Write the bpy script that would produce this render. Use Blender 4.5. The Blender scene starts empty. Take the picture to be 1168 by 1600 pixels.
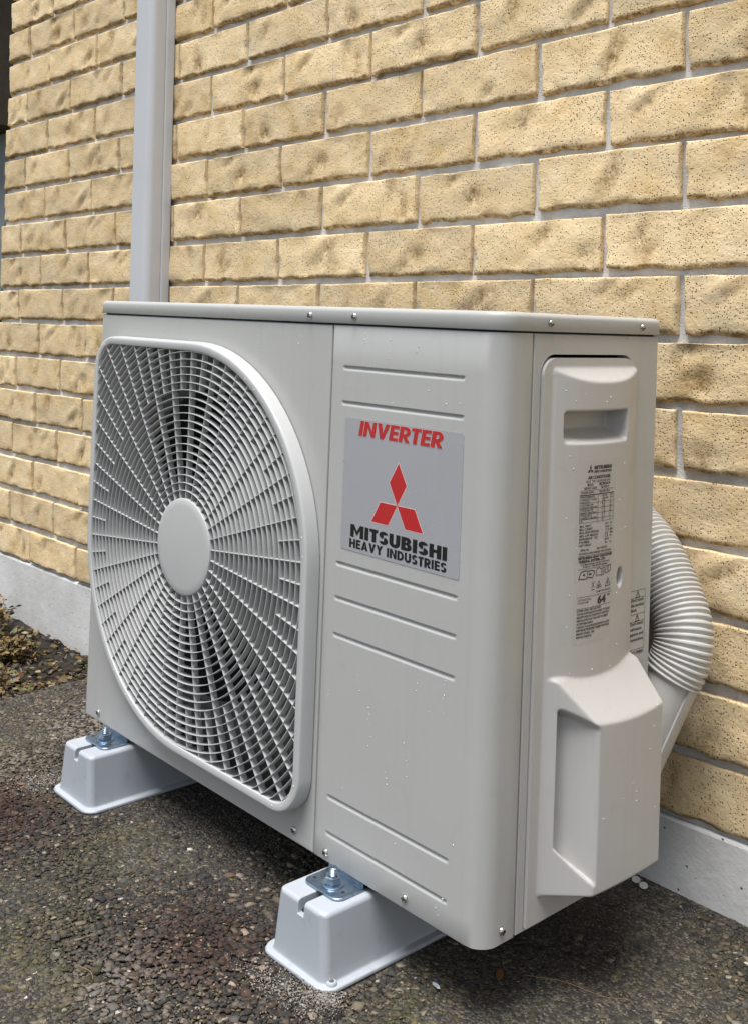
import bpy, bmesh, math, random
import numpy as np
from mathutils import Matrix, Vector

# ------------------------------------------------------------------ camera, sky, sun, exposure
scene = bpy.context.scene
ZO = 0.08                                   # height of the unit's base datum above the paving
YW = 0.4046                                 # brick face of the house wall
cam_data = bpy.data.cameras.new('camera')
cam = bpy.data.objects.new('camera', cam_data)
scene.collection.objects.link(cam)
_yaw, _pit, _rol = -0.8191, 0.0420, 0.0299
_c, _s = math.cos, math.sin
_F = Vector((_s(_yaw)*_c(_pit), _c(_yaw)*_c(_pit), _s(_pit)))
_R = Vector((_c(_yaw), -_s(_yaw), 0.0))
_U = _R.cross(_F)
_R2 = _R*_c(_rol) + _U*_s(_rol)
_U2 = -_R*_s(_rol) + _U*_c(_rol)
cam.matrix_world = Matrix(((_R2.x, _U2.x, -_F.x, 0.7017), (_R2.y, _U2.y, -_F.y, -0.8241),
                           (_R2.z, _U2.z, -_F.z, 0.6038+ZO), (0, 0, 0, 1)))
cam_data.sensor_fit = 'HORIZONTAL'
cam_data.sensor_width = 36.0
cam_data.lens = 1679.93/1168*36.0
cam_data.shift_y = -(800-450.1)/1168
cam_data.clip_start = 0.02
cam_data.clip_end = 2000
scene.camera = cam

SUN_DIR = Vector((0.07, -0.28, 0.95)).normalized()      # towards the sun
world = bpy.data.worlds.new('World'); scene.world = world; world.use_nodes = True
wn = world.node_tree.nodes; wl = world.node_tree.links
bg = wn['Background']
sky = wn.new('ShaderNodeTexSky'); sky.sky_type = 'NISHITA'; sky.sun_disc = False
sky.sun_elevation = math.asin(SUN_DIR.z)
sky.sun_rotation = math.atan2(SUN_DIR.x, SUN_DIR.y)
sky.dust_density = 0.7; sky.air_density = 1.0; sky.ozone_density = 1.0
hs = wn.new('ShaderNodeHueSaturation'); hs.inputs['Saturation'].default_value = 0.42
wl.new(sky.outputs[0], hs.inputs['Color']); wl.new(hs.outputs[0], bg.inputs[0])
bg.inputs[1].default_value = 0.05
sun_data = bpy.data.lights.new('sun', 'SUN'); sun_data.energy = 2.0; sun_data.angle = math.radians(36)
sun_data.color = (1.0, 0.98, 0.955)
sun = bpy.data.objects.new('sun', sun_data); scene.collection.objects.link(sun)
sun.rotation_euler = SUN_DIR.to_track_quat('Z', 'Y').to_euler()
scene.view_settings.view_transform = 'Standard'
scene.view_settings.look = 'None'
scene.view_settings.gamma = 1.0
scene.view_settings.exposure = 1.68
scene.view_settings.use_curve_mapping = False
scene.cycles.adaptive_threshold = 0.02; scene.cycles.max_bounces = 6; scene.cycles.diffuse_bounces = 3; scene.cycles.glossy_bounces = 3; scene.cycles.transmission_bounces = 3

rng = np.random.default_rng(7)
random.seed(7)
COL = scene.collection

# ------------------------------------------------------------------ helpers
def tag(o, label=None, cat=None, group=None, kind=None):
    if label: o['label'] = label
    if cat: o['category'] = cat
    if group: o['group'] = group
    if kind: o['kind'] = kind
    return o

def link(o, parent=None):
    COL.objects.link(o)
    if parent is not None: o.parent = parent
    return o

def empty(name, loc=(0, 0, 0), rot=(0, 0, 0)):
    o = bpy.data.objects.new(name, None); o.empty_display_size = 0.05
    COL.objects.link(o); o.location = loc; o.rotation_euler = rot
    return o

def mesh(name, verts, faces, smooth=35, uvless=True):
    me = bpy.data.meshes.new(name)
    me.from_pydata([tuple(map(float, v)) for v in verts], [], [tuple(int(i) for i in f) for f in faces])
    me.update()
    bm = bmesh.new(); bm.from_mesh(me); bmesh.ops.recalc_face_normals(bm, faces=bm.faces); bm.to_mesh(me); bm.free()
    if smooth:
        me.polygons.foreach_set('use_smooth', [True]*len(me.polygons))
        me.set_sharp_from_angle(angle=math.radians(smooth))
    return me

def obj(name, me, mats, parent=None, bevel=0, seg=2):
    o = bpy.data.objects.new(name, me)
    for m in (mats if isinstance(mats, (list, tuple)) else [mats]):
        if m and m.name not in [x.name for x in me.materials if x]: me.materials.append(m)
    link(o, parent)
    if bevel:
        b = o.modifiers.new('bevel', 'BEVEL'); b.width = bevel; b.segments = seg; b.limit_method = 'ANGLE'
        b.angle_limit = math.radians(40); b.harden_normals = False
    return o

def part(name, v, f, mat, parent, smooth=35, bevel=0, seg=2):
    return obj(name, mesh(name, v, f, smooth), mat, parent, bevel, seg)

class MB:
    """collects shapes into one mesh"""
    def __init__(s): s.v = []; s.f = []
    def add(s, v, f):
        n = len(s.v); s.v += [tuple(p) for p in v]; s.f += [tuple(i+n for i in q) for q in f]; return s
    def box(s, a, b):
        x0, y0, z0 = a; x1, y1, z1 = b
        return s.add([(x0,y0,z0),(x1,y0,z0),(x1,y1,z0),(x0,y1,z0),(x0,y0,z1),(x1,y0,z1),(x1,y1,z1),(x0,y1,z1)],
                     [(0,3,2,1),(4,5,6,7),(0,1,5,4),(1,2,6,5),(2,3,7,6),(3,0,4,7)])
    def loft(s, loops, cap0=True, cap1=True, closed=True):
        n = len(loops[0]); b = len(s.v)
        for l in loops: s.v += [tuple(p) for p in l]
        for k in range(len(loops)-1):
            for i in range(n if closed else n-1):
                j = (i+1) % n
                s.f.append((b+k*n+i, b+k*n+j, b+(k+1)*n+j, b+(k+1)*n+i))
        if cap0: s.f.append(tuple(b+i for i in range(n))[::-1])
        if cap1: s.f.append(tuple(b+(len(loops)-1)*n+i for i in range(n)))
        return s
    def obj(s, name, mat, parent=None, smooth=35, bevel=0, seg=2):
        return part(name, s.v, s.f, mat, parent, smooth, bevel, seg)

def rrect(x0, x1, y0, y1, r, n=8):
    """rounded rectangle, corner radii (x0y0, x1y0, x1y1, x0y1)"""
    if not isinstance(r, (tuple, list)): r = (r,)*4
    out = []
    for (cx, cy, sx, sy, a0, rr) in ((x0, y0, 1, 1, 180, r[0]), (x1, y0, -1, 1, 270, r[1]), (x1, y1, -1, -1, 0, r[2]), (x0, y1, 1, -1, 90, r[3])):
        for k in range(n+1):
            a = math.radians(a0+90*k/n)
            out.append((cx+sx*rr+rr*math.cos(a), cy+sy*rr+rr*math.sin(a)))
    return out

def circle(r, n, cx=0, cy=0, a0=0):
    return [(cx+r*math.cos(a0+2*math.pi*k/n), cy+r*math.sin(a0+2*math.pi*k/n)) for k in range(n)]

# ------------------------------------------------------------------ materials
def new_mat(name):
    m = bpy.data.materials.new(name); m.use_nodes = True
    nt = m.node_tree; return m, nt.nodes, nt.links, nt.nodes['Principled BSDF']

def N(nodes, t, **kw):
    n = nodes.new(t)
    for k, v in kw.items():
        if k in n.inputs: n.inputs[k].default_value = v
        else: setattr(n, k, v)
    return n

def ramp(nodes, stops):
    r = nodes.new('ShaderNodeValToRGB'); e = r.color_ramp.elements
    while len(e) < len(stops): e.new(0.5)
    for k, (p, c) in enumerate(stops):
        e[k].position = p
        e[k].color = (c, c, c, 1) if not isinstance(c, (tuple, list)) else (*c, 1)
    return r

def simple(name, col, rough=0.4, metal=0.0, vary=0.06, vscale=9, bump=0.0, bscale=400, rvary=0.1, coat=0.0, spec=0.5, dirt=0.0, streak=0.0):
    m, nd, lk, p = new_mat(name)
    tc = N(nd, 'ShaderNodeTexCoord')
    nz = N(nd, 'ShaderNodeTexNoise', Scale=vscale, Detail=5.0, Roughness=0.6)
    lk.new(tc.outputs['Object'], nz.inputs['Vector'])
    mx = N(nd, 'ShaderNodeMix', data_type='RGBA')
    lk.new(nz.outputs['Fac'], mx.inputs['Factor'])
    mx.inputs['A'].default_value = (*[c*(1-vary) for c in col], 1)
    mx.inputs['B'].default_value = (*[min(1, c*(1+vary)) for c in col], 1)
    last = mx.outputs['Result']
    if dirt:
        n2 = N(nd, 'ShaderNodeTexNoise', Scale=38.0, Detail=7.0, Roughness=0.7)
        lk.new(tc.outputs['Object'], n2.inputs['Vector'])
        rp = ramp(nd, [(0.56, 0.0), (0.75, dirt)]); lk.new(n2.outputs['Fac'], rp.inputs[0])
        m2 = N(nd, 'ShaderNodeMix', data_type='RGBA'); lk.new(rp.outputs[0], m2.inputs['Factor'])
        lk.new(last, m2.inputs['A']); m2.inputs['B'].default_value = (0.16, 0.13, 0.10, 1)
        last = m2.outputs['Result']
    if streak:
        mp = N(nd, 'ShaderNodeMapping'); mp.inputs['Scale'].default_value = (90, 90, 2.2); lk.new(tc.outputs['Object'], mp.inputs['Vector'])
        n5 = N(nd, 'ShaderNodeTexNoise', Scale=1.0, Detail=4.0, Roughness=0.65); lk.new(mp.outputs[0], n5.inputs['Vector'])
        r5 = ramp(nd, [(0.55, 0.0), (0.80, streak)]); lk.new(n5.outputs['Fac'], r5.inputs[0])
        m5 = N(nd, 'ShaderNodeMix', data_type='RGBA'); lk.new(r5.outputs[0], m5.inputs['Factor']); lk.new(last, m5.inputs['A']); m5.inputs['B'].default_value = (0.22, 0.20, 0.17, 1); last = m5.outputs['Result']
    lk.new(last, p.inputs['Base Color'])
    mr = N(nd, 'ShaderNodeMapRange'); mr.inputs['To Min'].default_value = max(0.02, rough-rvary); mr.inputs['To Max'].default_value = rough+rvary
    lk.new(nz.outputs['Fac'], mr.inputs['Value']); lk.new(mr.outputs[0], p.inputs['Roughness'])
    p.inputs['Metallic'].default_value = metal
    p.inputs['Specular IOR Level'].default_value = spec
    if coat: p.inputs['Coat Weight'].default_value = coat; p.inputs['Coat Roughness'].default_value = 0.12
    if bump:
        nb = N(nd, 'ShaderNodeTexNoise', Scale=bscale, Detail=2.0)
        lk.new(tc.outputs['Object'], nb.inputs['Vector'])
        b = N(nd, 'ShaderNodeBump', Strength=bump, Distance=0.001); lk.new(nb.outputs['Fac'], b.inputs['Height'])
        nr = N(nd, 'ShaderNodeTexNoise', Scale=7.0, Detail=1.0); lk.new(tc.outputs['Object'], nr.inputs['Vector'])
        b2 = N(nd, 'ShaderNodeBump', Strength=0.25, Distance=0.004); lk.new(nr.outputs['Fac'], b2.inputs['Height']); lk.new(b.outputs[0], b2.inputs['Normal']); lk.new(b2.outputs[0], p.inputs['Normal'])
    return m

M = {}
M['paint'] = simple('ivory_grey_paint', (0.395, 0.395, 0.38), 0.30, vary=0.03, vscale=4, bump=0.05, bscale=700, rvary=0.08, dirt=0.10, streak=0.12)
M['cover'] = simple('ivory_grey_plastic', (0.44, 0.427, 0.41), 0.40, vary=0.02, vscale=5, bump=0.06, bscale=900, rvary=0.06, dirt=0.10, streak=0.15)
M['guard'] = simple('grey_plastic', (0.435, 0.437, 0.432), 0.36, vary=0.03, vscale=6, bump=0.04, bscale=800, rvary=0.06)
M['dark'] = simple('dark_grey_plastic', (0.03, 0.03, 0.032), 0.6, vary=0.2)
M['inner'] = simple('inner_sheet_metal', (0.06, 0.06, 0.06), 0.5, vary=0.15)
M['surround'] = simple('shade_darkened_surround', (0.09, 0.087, 0.08), 0.5, vary=0.1)  # shade behind the guard, painted into the recessed panel's colour
M['gap'] = simple('black_gap_shade', (0.012, 0.012, 0.012), 0.7)  # near-black fill painting the shade in seams, slots and holes
M['screw'] = simple('bright_screw_steel', (0.62, 0.60, 0.56), 0.22, metal=1.0, vary=0.15, vscale=300)
M['zinc'] = simple('zinc_plated_steel', (0.33, 0.41, 0.50), 0.30, metal=1.0, vary=0.30, vscale=90, rvary=0.14)
M['pvc'] = simple('pale_blue_grey_pvc', (0.345, 0.37, 0.40), 0.42, vary=0.06, vscale=14, bump=0.08, bscale=500, dirt=0.32)
M['duct'] = simple('grey_white_duct_plastic', (0.47, 0.48, 0.50), 0.36, vary=0.03, vscale=6, bump=0.03, bscale=500)
M['hose'] = simple('warm_white_hose_plastic', (0.50, 0.485, 0.455), 0.42, vary=0.05, vscale=30, dirt=0.2)
M['silver'] = simple('silver_label_film', (0.36, 0.36, 0.385), 0.28, vary=0.02, metal=0.15, spec=0.4)
M['film'] = simple('pale_label_film', (0.42, 0.405, 0.385), 0.30, vary=0.02)
M['red'] = simple('red_ink', (0.42, 0.018, 0.02), 0.35, vary=0.03)
M['rim'] = simple('pale_print_edge', (0.62, 0.44, 0.42), 0.4)
M['black'] = simple('black_ink', (0.008, 0.008, 0.01), 0.35)
M['ink'] = simple('dark_grey_ink', (0.02, 0.02, 0.022), 0.45)

def water_mat():
    m, nd, lk, p = new_mat('water_drops')
    p.inputs['Transmission Weight'].default_value = 0.35; p.inputs['Roughness'].default_value = 0.04; p.inputs['IOR'].default_value = 1.33; p.inputs['Specular IOR Level'].default_value = 1.0
    nz = N(nd, 'ShaderNodeTexNoise', Scale=50.0); r = ramp(nd, [(0, (0.80, 0.82, 0.84)), (1, (0.9, 0.9, 0.9))]); lk.new(nz.outputs['Fac'], r.inputs[0]); lk.new(r.outputs[0], p.inputs['Base Color'])  # pale base colour paints in the bright glints of clear drops
    return m
M['water'] = water_mat()

def brick_mat():
    m, nd, lk, p = new_mat('cream_rock_face_brick')
    tc = N(nd, 'ShaderNodeTexCoord'); oi = N(nd, 'ShaderNodeObjectInfo')
    ml = N(nd, 'ShaderNodeMath', operation='MULTIPLY'); ml.inputs[1].default_value = 37.0; lk.new(oi.outputs['Random'], ml.inputs[0])
    cb = N(nd, 'ShaderNodeCombineXYZ'); lk.new(ml.outputs[0], cb.inputs[0]); lk.new(ml.outputs[0], cb.inputs[1])
    ad = N(nd, 'ShaderNodeVectorMath', operation='ADD'); lk.new(tc.outputs['Object'], ad.inputs[0]); lk.new(cb.outputs[0], ad.inputs[1])
    V = ad.outputs[0]
    n1 = N(nd, 'ShaderNodeTexNoise', Scale=17.0, Detail=4.0, Roughness=0.55); lk.new(V, n1.inputs['Vector'])
    r1 = ramp(nd, [(0.25, (0.58, 0.405, 0.190)), (0.42, (0.69, 0.520, 0.295)), (0.66, (0.74, 0.585, 0.365))]); lk.new(n1.outputs['Fac'], r1.inputs[0])
    # per brick tint
    hsv = N(nd, 'ShaderNodeHueSaturation'); lk.new(r1.outputs[0], hsv.inputs['Color'])
    mr = N(nd, 'ShaderNodeMapRange'); mr.inputs['To Min'].default_value = 0.84; mr.inputs['To Max'].default_value = 1.08
    lk.new(oi.outputs['Random'], mr.inputs['Value']); lk.new(mr.outputs[0], hsv.inputs['Value'])
    # brown bloom in the dents, and the shade-darkened lower arris
    at = N(nd, 'ShaderNodeAttribute', attribute_name='dent')
    n2 = N(nd, 'ShaderNodeTexNoise', Scale=70.0, Detail=4.0, Roughness=0.8); lk.new(V, n2.inputs['Vector'])
    r2 = ramp(nd, [(0.36, 0.0), (0.62, 0.95)]); lk.new(n2.outputs['Fac'], r2.inputs[0])
    mu = N(nd, 'ShaderNodeMath', operation='MULTIPLY'); lk.new(at.outputs['Fac'], mu.inputs[0]); lk.new(r2.outputs[0], mu.inputs[1])
    mx = N(nd, 'ShaderNodeMix', data_type='RGBA'); lk.new(mu.outputs[0], mx.inputs['Factor']); lk.new(hsv.outputs[0], mx.inputs['A']); mx.inputs['B'].default_value = (0.20, 0.115, 0.035, 1)
    # pores: small dark voids, of two sizes
    last = mx.outputs['Result']; hts = []
    for sc, lo, hi, dens in ((300.0, 0.12, 0.34, 0.52), (120.0, 0.085, 0.150, 0.62)):
        vo = N(nd, 'ShaderNodeTexVoronoi', Scale=sc, feature='F1'); vo.inputs['Randomness'].default_value = 1.0; lk.new(V, vo.inputs['Vector'])
        rv = ramp(nd, [(lo, 1.0), (hi, 0.0)]); lk.new(vo.outputs['Distance'], rv.inputs[0])
        cs = N(nd, 'ShaderNodeSeparateColor'); lk.new(vo.outputs['Color'], cs.inputs[0])
        nm = N(nd, 'ShaderNodeTexNoise', Scale=26.0, Detail=3.0); lk.new(V, nm.inputs['Vector'])
        sm = N(nd, 'ShaderNodeMath', operation='MULTIPLY_ADD'); lk.new(nm.outputs['Fac'], sm.inputs[0]); sm.inputs[1].default_value = 1.9; lk.new(cs.outputs[0], sm.inputs[2])
        gt = N(nd, 'ShaderNodeMath', operation='GREATER_THAN'); lk.new(sm.outputs[0], gt.inputs[0]); gt.inputs[1].default_value = 0.95+dens*0.9
        pm = N(nd, 'ShaderNodeMath', operation='MULTIPLY'); lk.new(rv.outputs[0], pm.inputs[0]); lk.new(gt.outputs[0], pm.inputs[1])
        m2 = N(nd, 'ShaderNodeMix', data_type='RGBA'); lk.new(pm.outputs[0], m2.inputs['Factor']); lk.new(last, m2.inputs['A']); m2.inputs['B'].default_value = (0.12, 0.066, 0.026, 1)
        last = m2.outputs['Result']; hts.append(pm.outputs[0])
    lk.new(last, p.inputs['Base Color'])
    p.inputs['Roughness'].default_value = 0.88; p.inputs['Specular IOR Level'].default_value = 0.25
    n3 = N(nd, 'ShaderNodeTexNoise', Scale=220.0, Detail=3.0, Roughness=0.7); lk.new(V, n3.inputs['Vector'])
    n4 = N(nd, 'ShaderNodeTexNoise', Scale=48.0, Detail=4.0, Roughness=0.55, Distortion=0.15); lk.new(V, n4.inputs['Vector'])
    s4 = N(nd, 'ShaderNodeMath', operation='MULTIPLY_ADD'); lk.new(n4.outputs['Fac'], s4.inputs[0]); s4.inputs[1].default_value = 1.5; lk.new(n3.outputs['Fac'], s4.inputs[2])
    s1 = N(nd, 'ShaderNodeMath', operation='SUBTRACT'); lk.new(s4.outputs[0], s1.inputs[0])
    s0 = N(nd, 'ShaderNodeMath', operation='ADD'); lk.new(hts[0], s0.inputs[0]); lk.new(hts[1], s0.inputs[1]); lk.new(s0.outputs[0], s1.inputs[1])
    b = N(nd, 'ShaderNodeBump', Strength=0.75, Distance=0.0016); lk.new(s1.outputs[0], b.inputs['Height']); lk.new(b.outputs[0], p.inputs['Normal'])
    return m
M['brick'] = brick_mat()

def rough_mat(name, c0, c1, sc, bsc, bstr, bdist=0.002, rough=0.9, spots=None):
    m, nd, lk, p = new_mat(name)
    tc = N(nd, 'ShaderNodeTexCoord'); V = tc.outputs['Object']
    n1 = N(nd, 'ShaderNodeTexNoise', Scale=sc, Detail=7.0, Roughness=0.65); lk.new(V, n1.inputs['Vector'])
    r1 = ramp(nd, [(0.3, c0), (0.7, c1)]); lk.new(n1.outputs['Fac'], r1.inputs[0]); last = r1.outputs[0]
    n3 = N(nd, 'ShaderNodeTexNoise', Scale=bsc, Detail=4.0, Roughness=0.65); lk.new(V, n3.inputs['Vector']); ht = n3.outputs['Fac']
    if spots:
        vo = N(nd, 'ShaderNodeTexVoronoi', Scale=spots[0]); lk.new(V, vo.inputs['Vector'])
        rv = ramp(nd, [(spots[1], 1.0), (spots[1]+0.06, 0.0)]); lk.new(vo.outputs['Distance'], rv.inputs[0])
        cs = N(nd, 'ShaderNodeSeparateColor'); lk.new(vo.outputs['Color'], cs.inputs[0])
        gt = N(nd, 'ShaderNodeMath', operation='GREATER_THAN'); lk.new(cs.outputs[0], gt.inputs[0]); gt.inputs[1].default_value = spots[2]
        pm = N(nd, 'ShaderNodeMath', operation='MULTIPLY'); lk.new(rv.outputs[0], pm.inputs[0]); lk.new(gt.outputs[0], pm.inputs[1])
        m2 = N(nd, 'ShaderNodeMix', data_type='RGBA'); lk.new(pm.outputs[0], m2.inputs['Factor']); lk.new(last, m2.inputs['A']); m2.inputs['B'].default_value = (*spots[3], 1); last = m2.outputs['Result']
        sb = N(nd, 'ShaderNodeMath', operation='MULTIPLY_ADD'); lk.new(pm.outputs[0], sb.inputs[0]); sb.inputs[1].default_value = -2.0; lk.new(ht, sb.inputs[2]); ht = sb.outputs[0]
    lk.new(last, p.inputs['Base Color']); p.inputs['Roughness'].default_value = rough; p.inputs['Specular IOR Level'].default_value = 0.3
    b = N(nd, 'ShaderNodeBump', Strength=bstr, Distance=bdist); lk.new(ht, b.inputs['Height']); lk.new(b.outputs[0], p.inputs['Normal'])
    return m
M['mortar'] = rough_mat('sandy_grey_mortar', (0.46, 0.455, 0.455), (0.66, 0.655, 0.655), 34, 300, 1.0)
M['plinth'] = rough_mat('painted_concrete', (0.46, 0.455, 0.44), (0.66, 0.65, 0.635), 6, 70, 0.5, spots=(85.0, 0.10, 0.72, (0.14, 0.13, 0.12)))
M['soil'] = rough_mat('dark_soil', (0.010, 0.008, 0.006), (0.032, 0.025, 0.017), 22, 120, 1.0, 0.008)
M['grass_far'] = rough_mat('rough_grass_ground', (0.05, 0.06, 0.025), (0.12, 0.11, 0.05), 3, 60, 1.0, 0.02)
M['brown_wood'] = rough_mat('dark_brown_timber', (0.035, 0.028, 0.02), (0.06, 0.045, 0.032), 8, 90, 0.4)
M['pale_wall'] = rough_mat('pale_grey_blue_render', (0.15, 0.165, 0.18), (0.20, 0.22, 0.235), 3, 150, 0.3)
M['tin'] = rough_mat('grey_roof_steel', (0.16, 0.16, 0.165), (0.22, 0.22, 0.225), 4, 60, 0.2)

def attr_mat(name, rough, bump=0.4, bscale=900.0, trans=0.0, dist=0.0006):
    m, nd, lk, p = new_mat(name)
    at = N(nd, 'ShaderNodeAttribute', attribute_name='tint')
    tc = N(nd, 'ShaderNodeTexCoord')
    nz = N(nd, 'ShaderNodeTexNoise', Scale=bscale, Detail=3.0); lk.new(tc.outputs['Object'], nz.inputs['Vector'])
    mr = N(nd, 'ShaderNodeMapRange'); mr.inputs['To Min'].default_value = 0.65; mr.inputs['To Max'].default_value = 1.35; lk.new(nz.outputs['Fac'], mr.inputs['Value'])
    mx = N(nd, 'ShaderNodeVectorMath', operation='SCALE'); lk.new(at.outputs['Color'], mx.inputs[0]); lk.new(mr.outputs[0], mx.inputs['Scale'])
    lk.new(mx.outputs[0], p.inputs['Base Color']); p.inputs['Roughness'].default_value = rough; p.inputs['Specular IOR Level'].default_value = 0.4
    b = N(nd, 'ShaderNodeBump', Strength=bump, Distance=dist); lk.new(nz.outputs['Fac'], b.inputs['Height']); lk.new(b.outputs[0], p.inputs['Normal'])
    return m
M['stone'] = attr_mat('crushed_stone_chips', 0.88, 0.6, 700.0, 0.0, 0.0010)
M['leaf'] = attr_mat('leaf_blade', 0.5, 0.25, 500.0)
M['dust'] = attr_mat('pale_drill_dust', 0.95)

def asphalt_mat():
    m, nd, lk, p = new_mat('chip_seal_asphalt')
    tc = N(nd, 'ShaderNodeTexCoord'); V = tc.outputs['Object']
    vo = N(nd, 'ShaderNodeTexVoronoi', Scale=320.0); lk.new(V, vo.inputs['Vector'])
    cs = N(nd, 'ShaderNodeSeparateColor'); lk.new(vo.outputs['Color'], cs.inputs[0])
    r1 = ramp(nd, [(0.0, (0.012, 0.011, 0.010)), (0.5, (0.04, 0.034, 0.028)), (0.8, (0.085, 0.070, 0.050)), (1.0, (0.15, 0.125, 0.09))]); lk.new(cs.outputs[0], r1.inputs[0])
    n1 = N(nd, 'ShaderNodeTexNoise', Scale=5.0, Detail=5.0); lk.new(V, n1.inputs['Vector'])
    mr = N(nd, 'ShaderNodeMapRange'); mr.inputs['To Min'].default_value = 0.5; mr.inputs['To Max'].default_value = 1.5; lk.new(n1.outputs['Fac'], mr.inputs['Value'])
    mx = N(nd, 'ShaderNodeVectorMath', operation='SCALE'); lk.new(r1.outputs[0], mx.inputs[0]); lk.new(mr.outputs[0], mx.inputs['Scale'])
    lk.new(mx.outputs[0], p.inputs['Base Color']); p.inputs['Roughness'].default_value = 0.8
    iv = N(nd, 'ShaderNodeMath', operation='MULTIPLY'); iv.inputs[1].default_value = -1.0; lk.new(vo.outputs['Distance'], iv.inputs[0])
    b = N(nd, 'ShaderNodeBump', Strength=0.9, Distance=0.004); lk.new(iv.outputs[0], b.inputs['Height']); lk.new(b.outputs[0], p.inputs['Normal'])
    return m
M['asphalt'] = asphalt_mat()

def far_brick_mat():
    m, nd, lk, p = new_mat('far_brick_courses')
    tc = N(nd, 'ShaderNodeTexCoord'); sp = N(nd, 'ShaderNodeSeparateXYZ'); lk.new(tc.outputs['Object'], sp.inputs[0])
    cb = N(nd, 'ShaderNodeCombineXYZ'); a = N(nd, 'ShaderNodeMath', operation='ADD'); lk.new(sp.outputs[0], a.inputs[0]); lk.new(sp.outputs[1], a.inputs[1])
    lk.new(a.outputs[0], cb.inputs[0]); lk.new(sp.outputs[2], cb.inputs[1])
    br = N(nd, 'ShaderNodeTexBrick', Scale=1.0); br.inputs['Brick Width'].default_value = 0.24; br.inputs['Row Height'].default_value = 0.086; br.inputs['Mortar Size'].default_value = 0.006
    br.inputs['Color1'].default_value = (0.55, 0.40, 0.21, 1); br.inputs['Color2'].default_value = (0.49, 0.345, 0.165, 1); br.inputs['Mortar'].default_value = (0.42, 0.41, 0.40, 1)
    lk.new(cb.outputs[0], br.inputs['Vector']); lk.new(br.outputs['Color'], p.inputs['Base Color']); p.inputs['Roughness'].default_value = 0.9
    b = N(nd, 'ShaderNodeBump', Strength=0.6, Distance=0.006, invert=True); lk.new(br.outputs['Fac'], b.inputs['Height']); lk.new(b.outputs[0], p.inputs['Normal'])
    return m
M['far_brick'] = far_brick_mat()

# ------------------------------------------------------------------ ground
def gz(x, y):                                  # the paving falls gently to the right
    return ZO + (-0.078 - 0.018*(np.asarray(x)+0.2) - 0.006*(np.asarray(y)+0.06))
X_EDGE = -1.14                                 # left edge of the paving

def smoothnoise(x, y, seed, f, octv=4):
    r = np.random.default_rng(seed); out = 0; amp = 1.0
    for o in range(octv):
        for k in range(5):
            a = r.uniform(0, 2*np.pi); ph = r.uniform(0, 2*np.pi); ff = f*(2**o)*r.uniform(0.7, 1.3)
            out = out + amp*np.sin((x*np.cos(a)+y*np.sin(a))*ff*2*np.pi+ph)/2.2
        amp *= 0.55
    return out

g = MB(); g.add([(-600, -600, -0.10), (600, -600, -0.10), (600, 600, -0.10), (-600, 600, -0.10)], [(0, 1, 2, 3)])
tag(g.obj('ground', M['grass_far'], None, 0), kind='structure')

# soil bed to the left of the paving, lower than it towards the wall
xs = np.linspace(-3.2, X_EDGE+0.03, 150); ys = np.linspace(-1.6, YW+0.02, 120)
X, Y = np.meshgrid(xs, ys, indexing='ij')
t = np.clip((X_EDGE-0.02-X)/0.26, 0, 1)
Z = gz(X_EDGE, Y) - 0.012 - (0.058+0.01*t)*(t*t*(3-2*t)) + 0.006*smoothnoise(X, Y, 3, 3.0) + 0.0025*smoothnoise(X, Y, 4, 14.0)
v = np.stack([X, Y, Z], -1).reshape(-1, 3); nx, ny = X.shape
idx = np.arange(nx*ny).reshape(nx, ny)
f = np.stack([idx[:-1, :-1], idx[1:, :-1], idx[1:, 1:], idx[:-1, 1:]], -1).reshape(-1, 4)
def soil_z(x, y):
    t = np.clip((X_EDGE-0.02-x)/0.26, 0, 1)
    return gz(X_EDGE, y) - 0.012 - (0.058+0.01*t)*(t*t*(3-2*t)) + 0.006*smoothnoise(x, y, 3, 3.0) + 0.0025*smoothnoise(x, y, 4, 14.0)
tag(part('garden_soil', v, f, M['soil'], None, 60), kind='structure')

# paving sheet with a slightly ragged left edge
xs = np.concatenate([[X_EDGE], np.linspace(X_EDGE+0.03, 0.6, 60), np.linspace(0.7, 4, 20), [12, 40]]); ys = np.concatenate([[-40, -12, -5, -3], np.linspace(-2, YW+0.03, 90)])
X, Y = np.meshgrid(xs, ys, indexing='ij')
X[0] += 0.012*smoothnoise(Y[0], Y[0]*0, 9, 4.0)
Z = gz(X, Y) + np.where(np.abs(X) < 3, 0.0016*smoothnoise(X, Y, 11, 1.4), 0)
nx, ny = X.shape; v = np.stack([X, Y, Z], -1).reshape(-1, 3).tolist()
idx = np.arange(nx*ny).reshape(nx, ny)
f = np.stack([idx[:-1, :-1], idx[1:, :-1], idx[1:, 1:], idx[:-1, 1:]], -1).reshape(-1, 4).tolist()
b0 = len(v)
for j in range(ny): v.append((X[0, j]-0.012, Y[0, j], Z[0, j]-0.09))
for j in range(ny-1): f.append((idx[0, j], idx[0, j+1], b0+j+1, b0+j))
paving = tag(part('asphalt_paving', v, f, M['asphalt'], None, 60), kind='structure')

# ---- loose and bedded stone chips over the paving near the camera (nobody could count them)
ICO_V = []
_p = (1+5**0.5)/2
for a in (-1, 1):
    for b_ in (-_p, _p): ICO_V += [(0, a, b_), (a, b_, 0), (b_, 0, a)]
ICO_V = np.array([(a, b_, c_) for a in (-1, 1) for b_ in (-1, 1) for c_ in (-1, 1)])*0.72
def hull_faces(V):
    bm = bmesh.new(); vs = [bm.verts.new(p) for p in V]
    bmesh.ops.convex_hull(bm, input=vs); bm.verts.index_update()
    F = [[q.index for q in fc.verts] for fc in bm.faces]; bm.free(); return np.array(F)
ICO_F = hull_faces(ICO_V)

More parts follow.
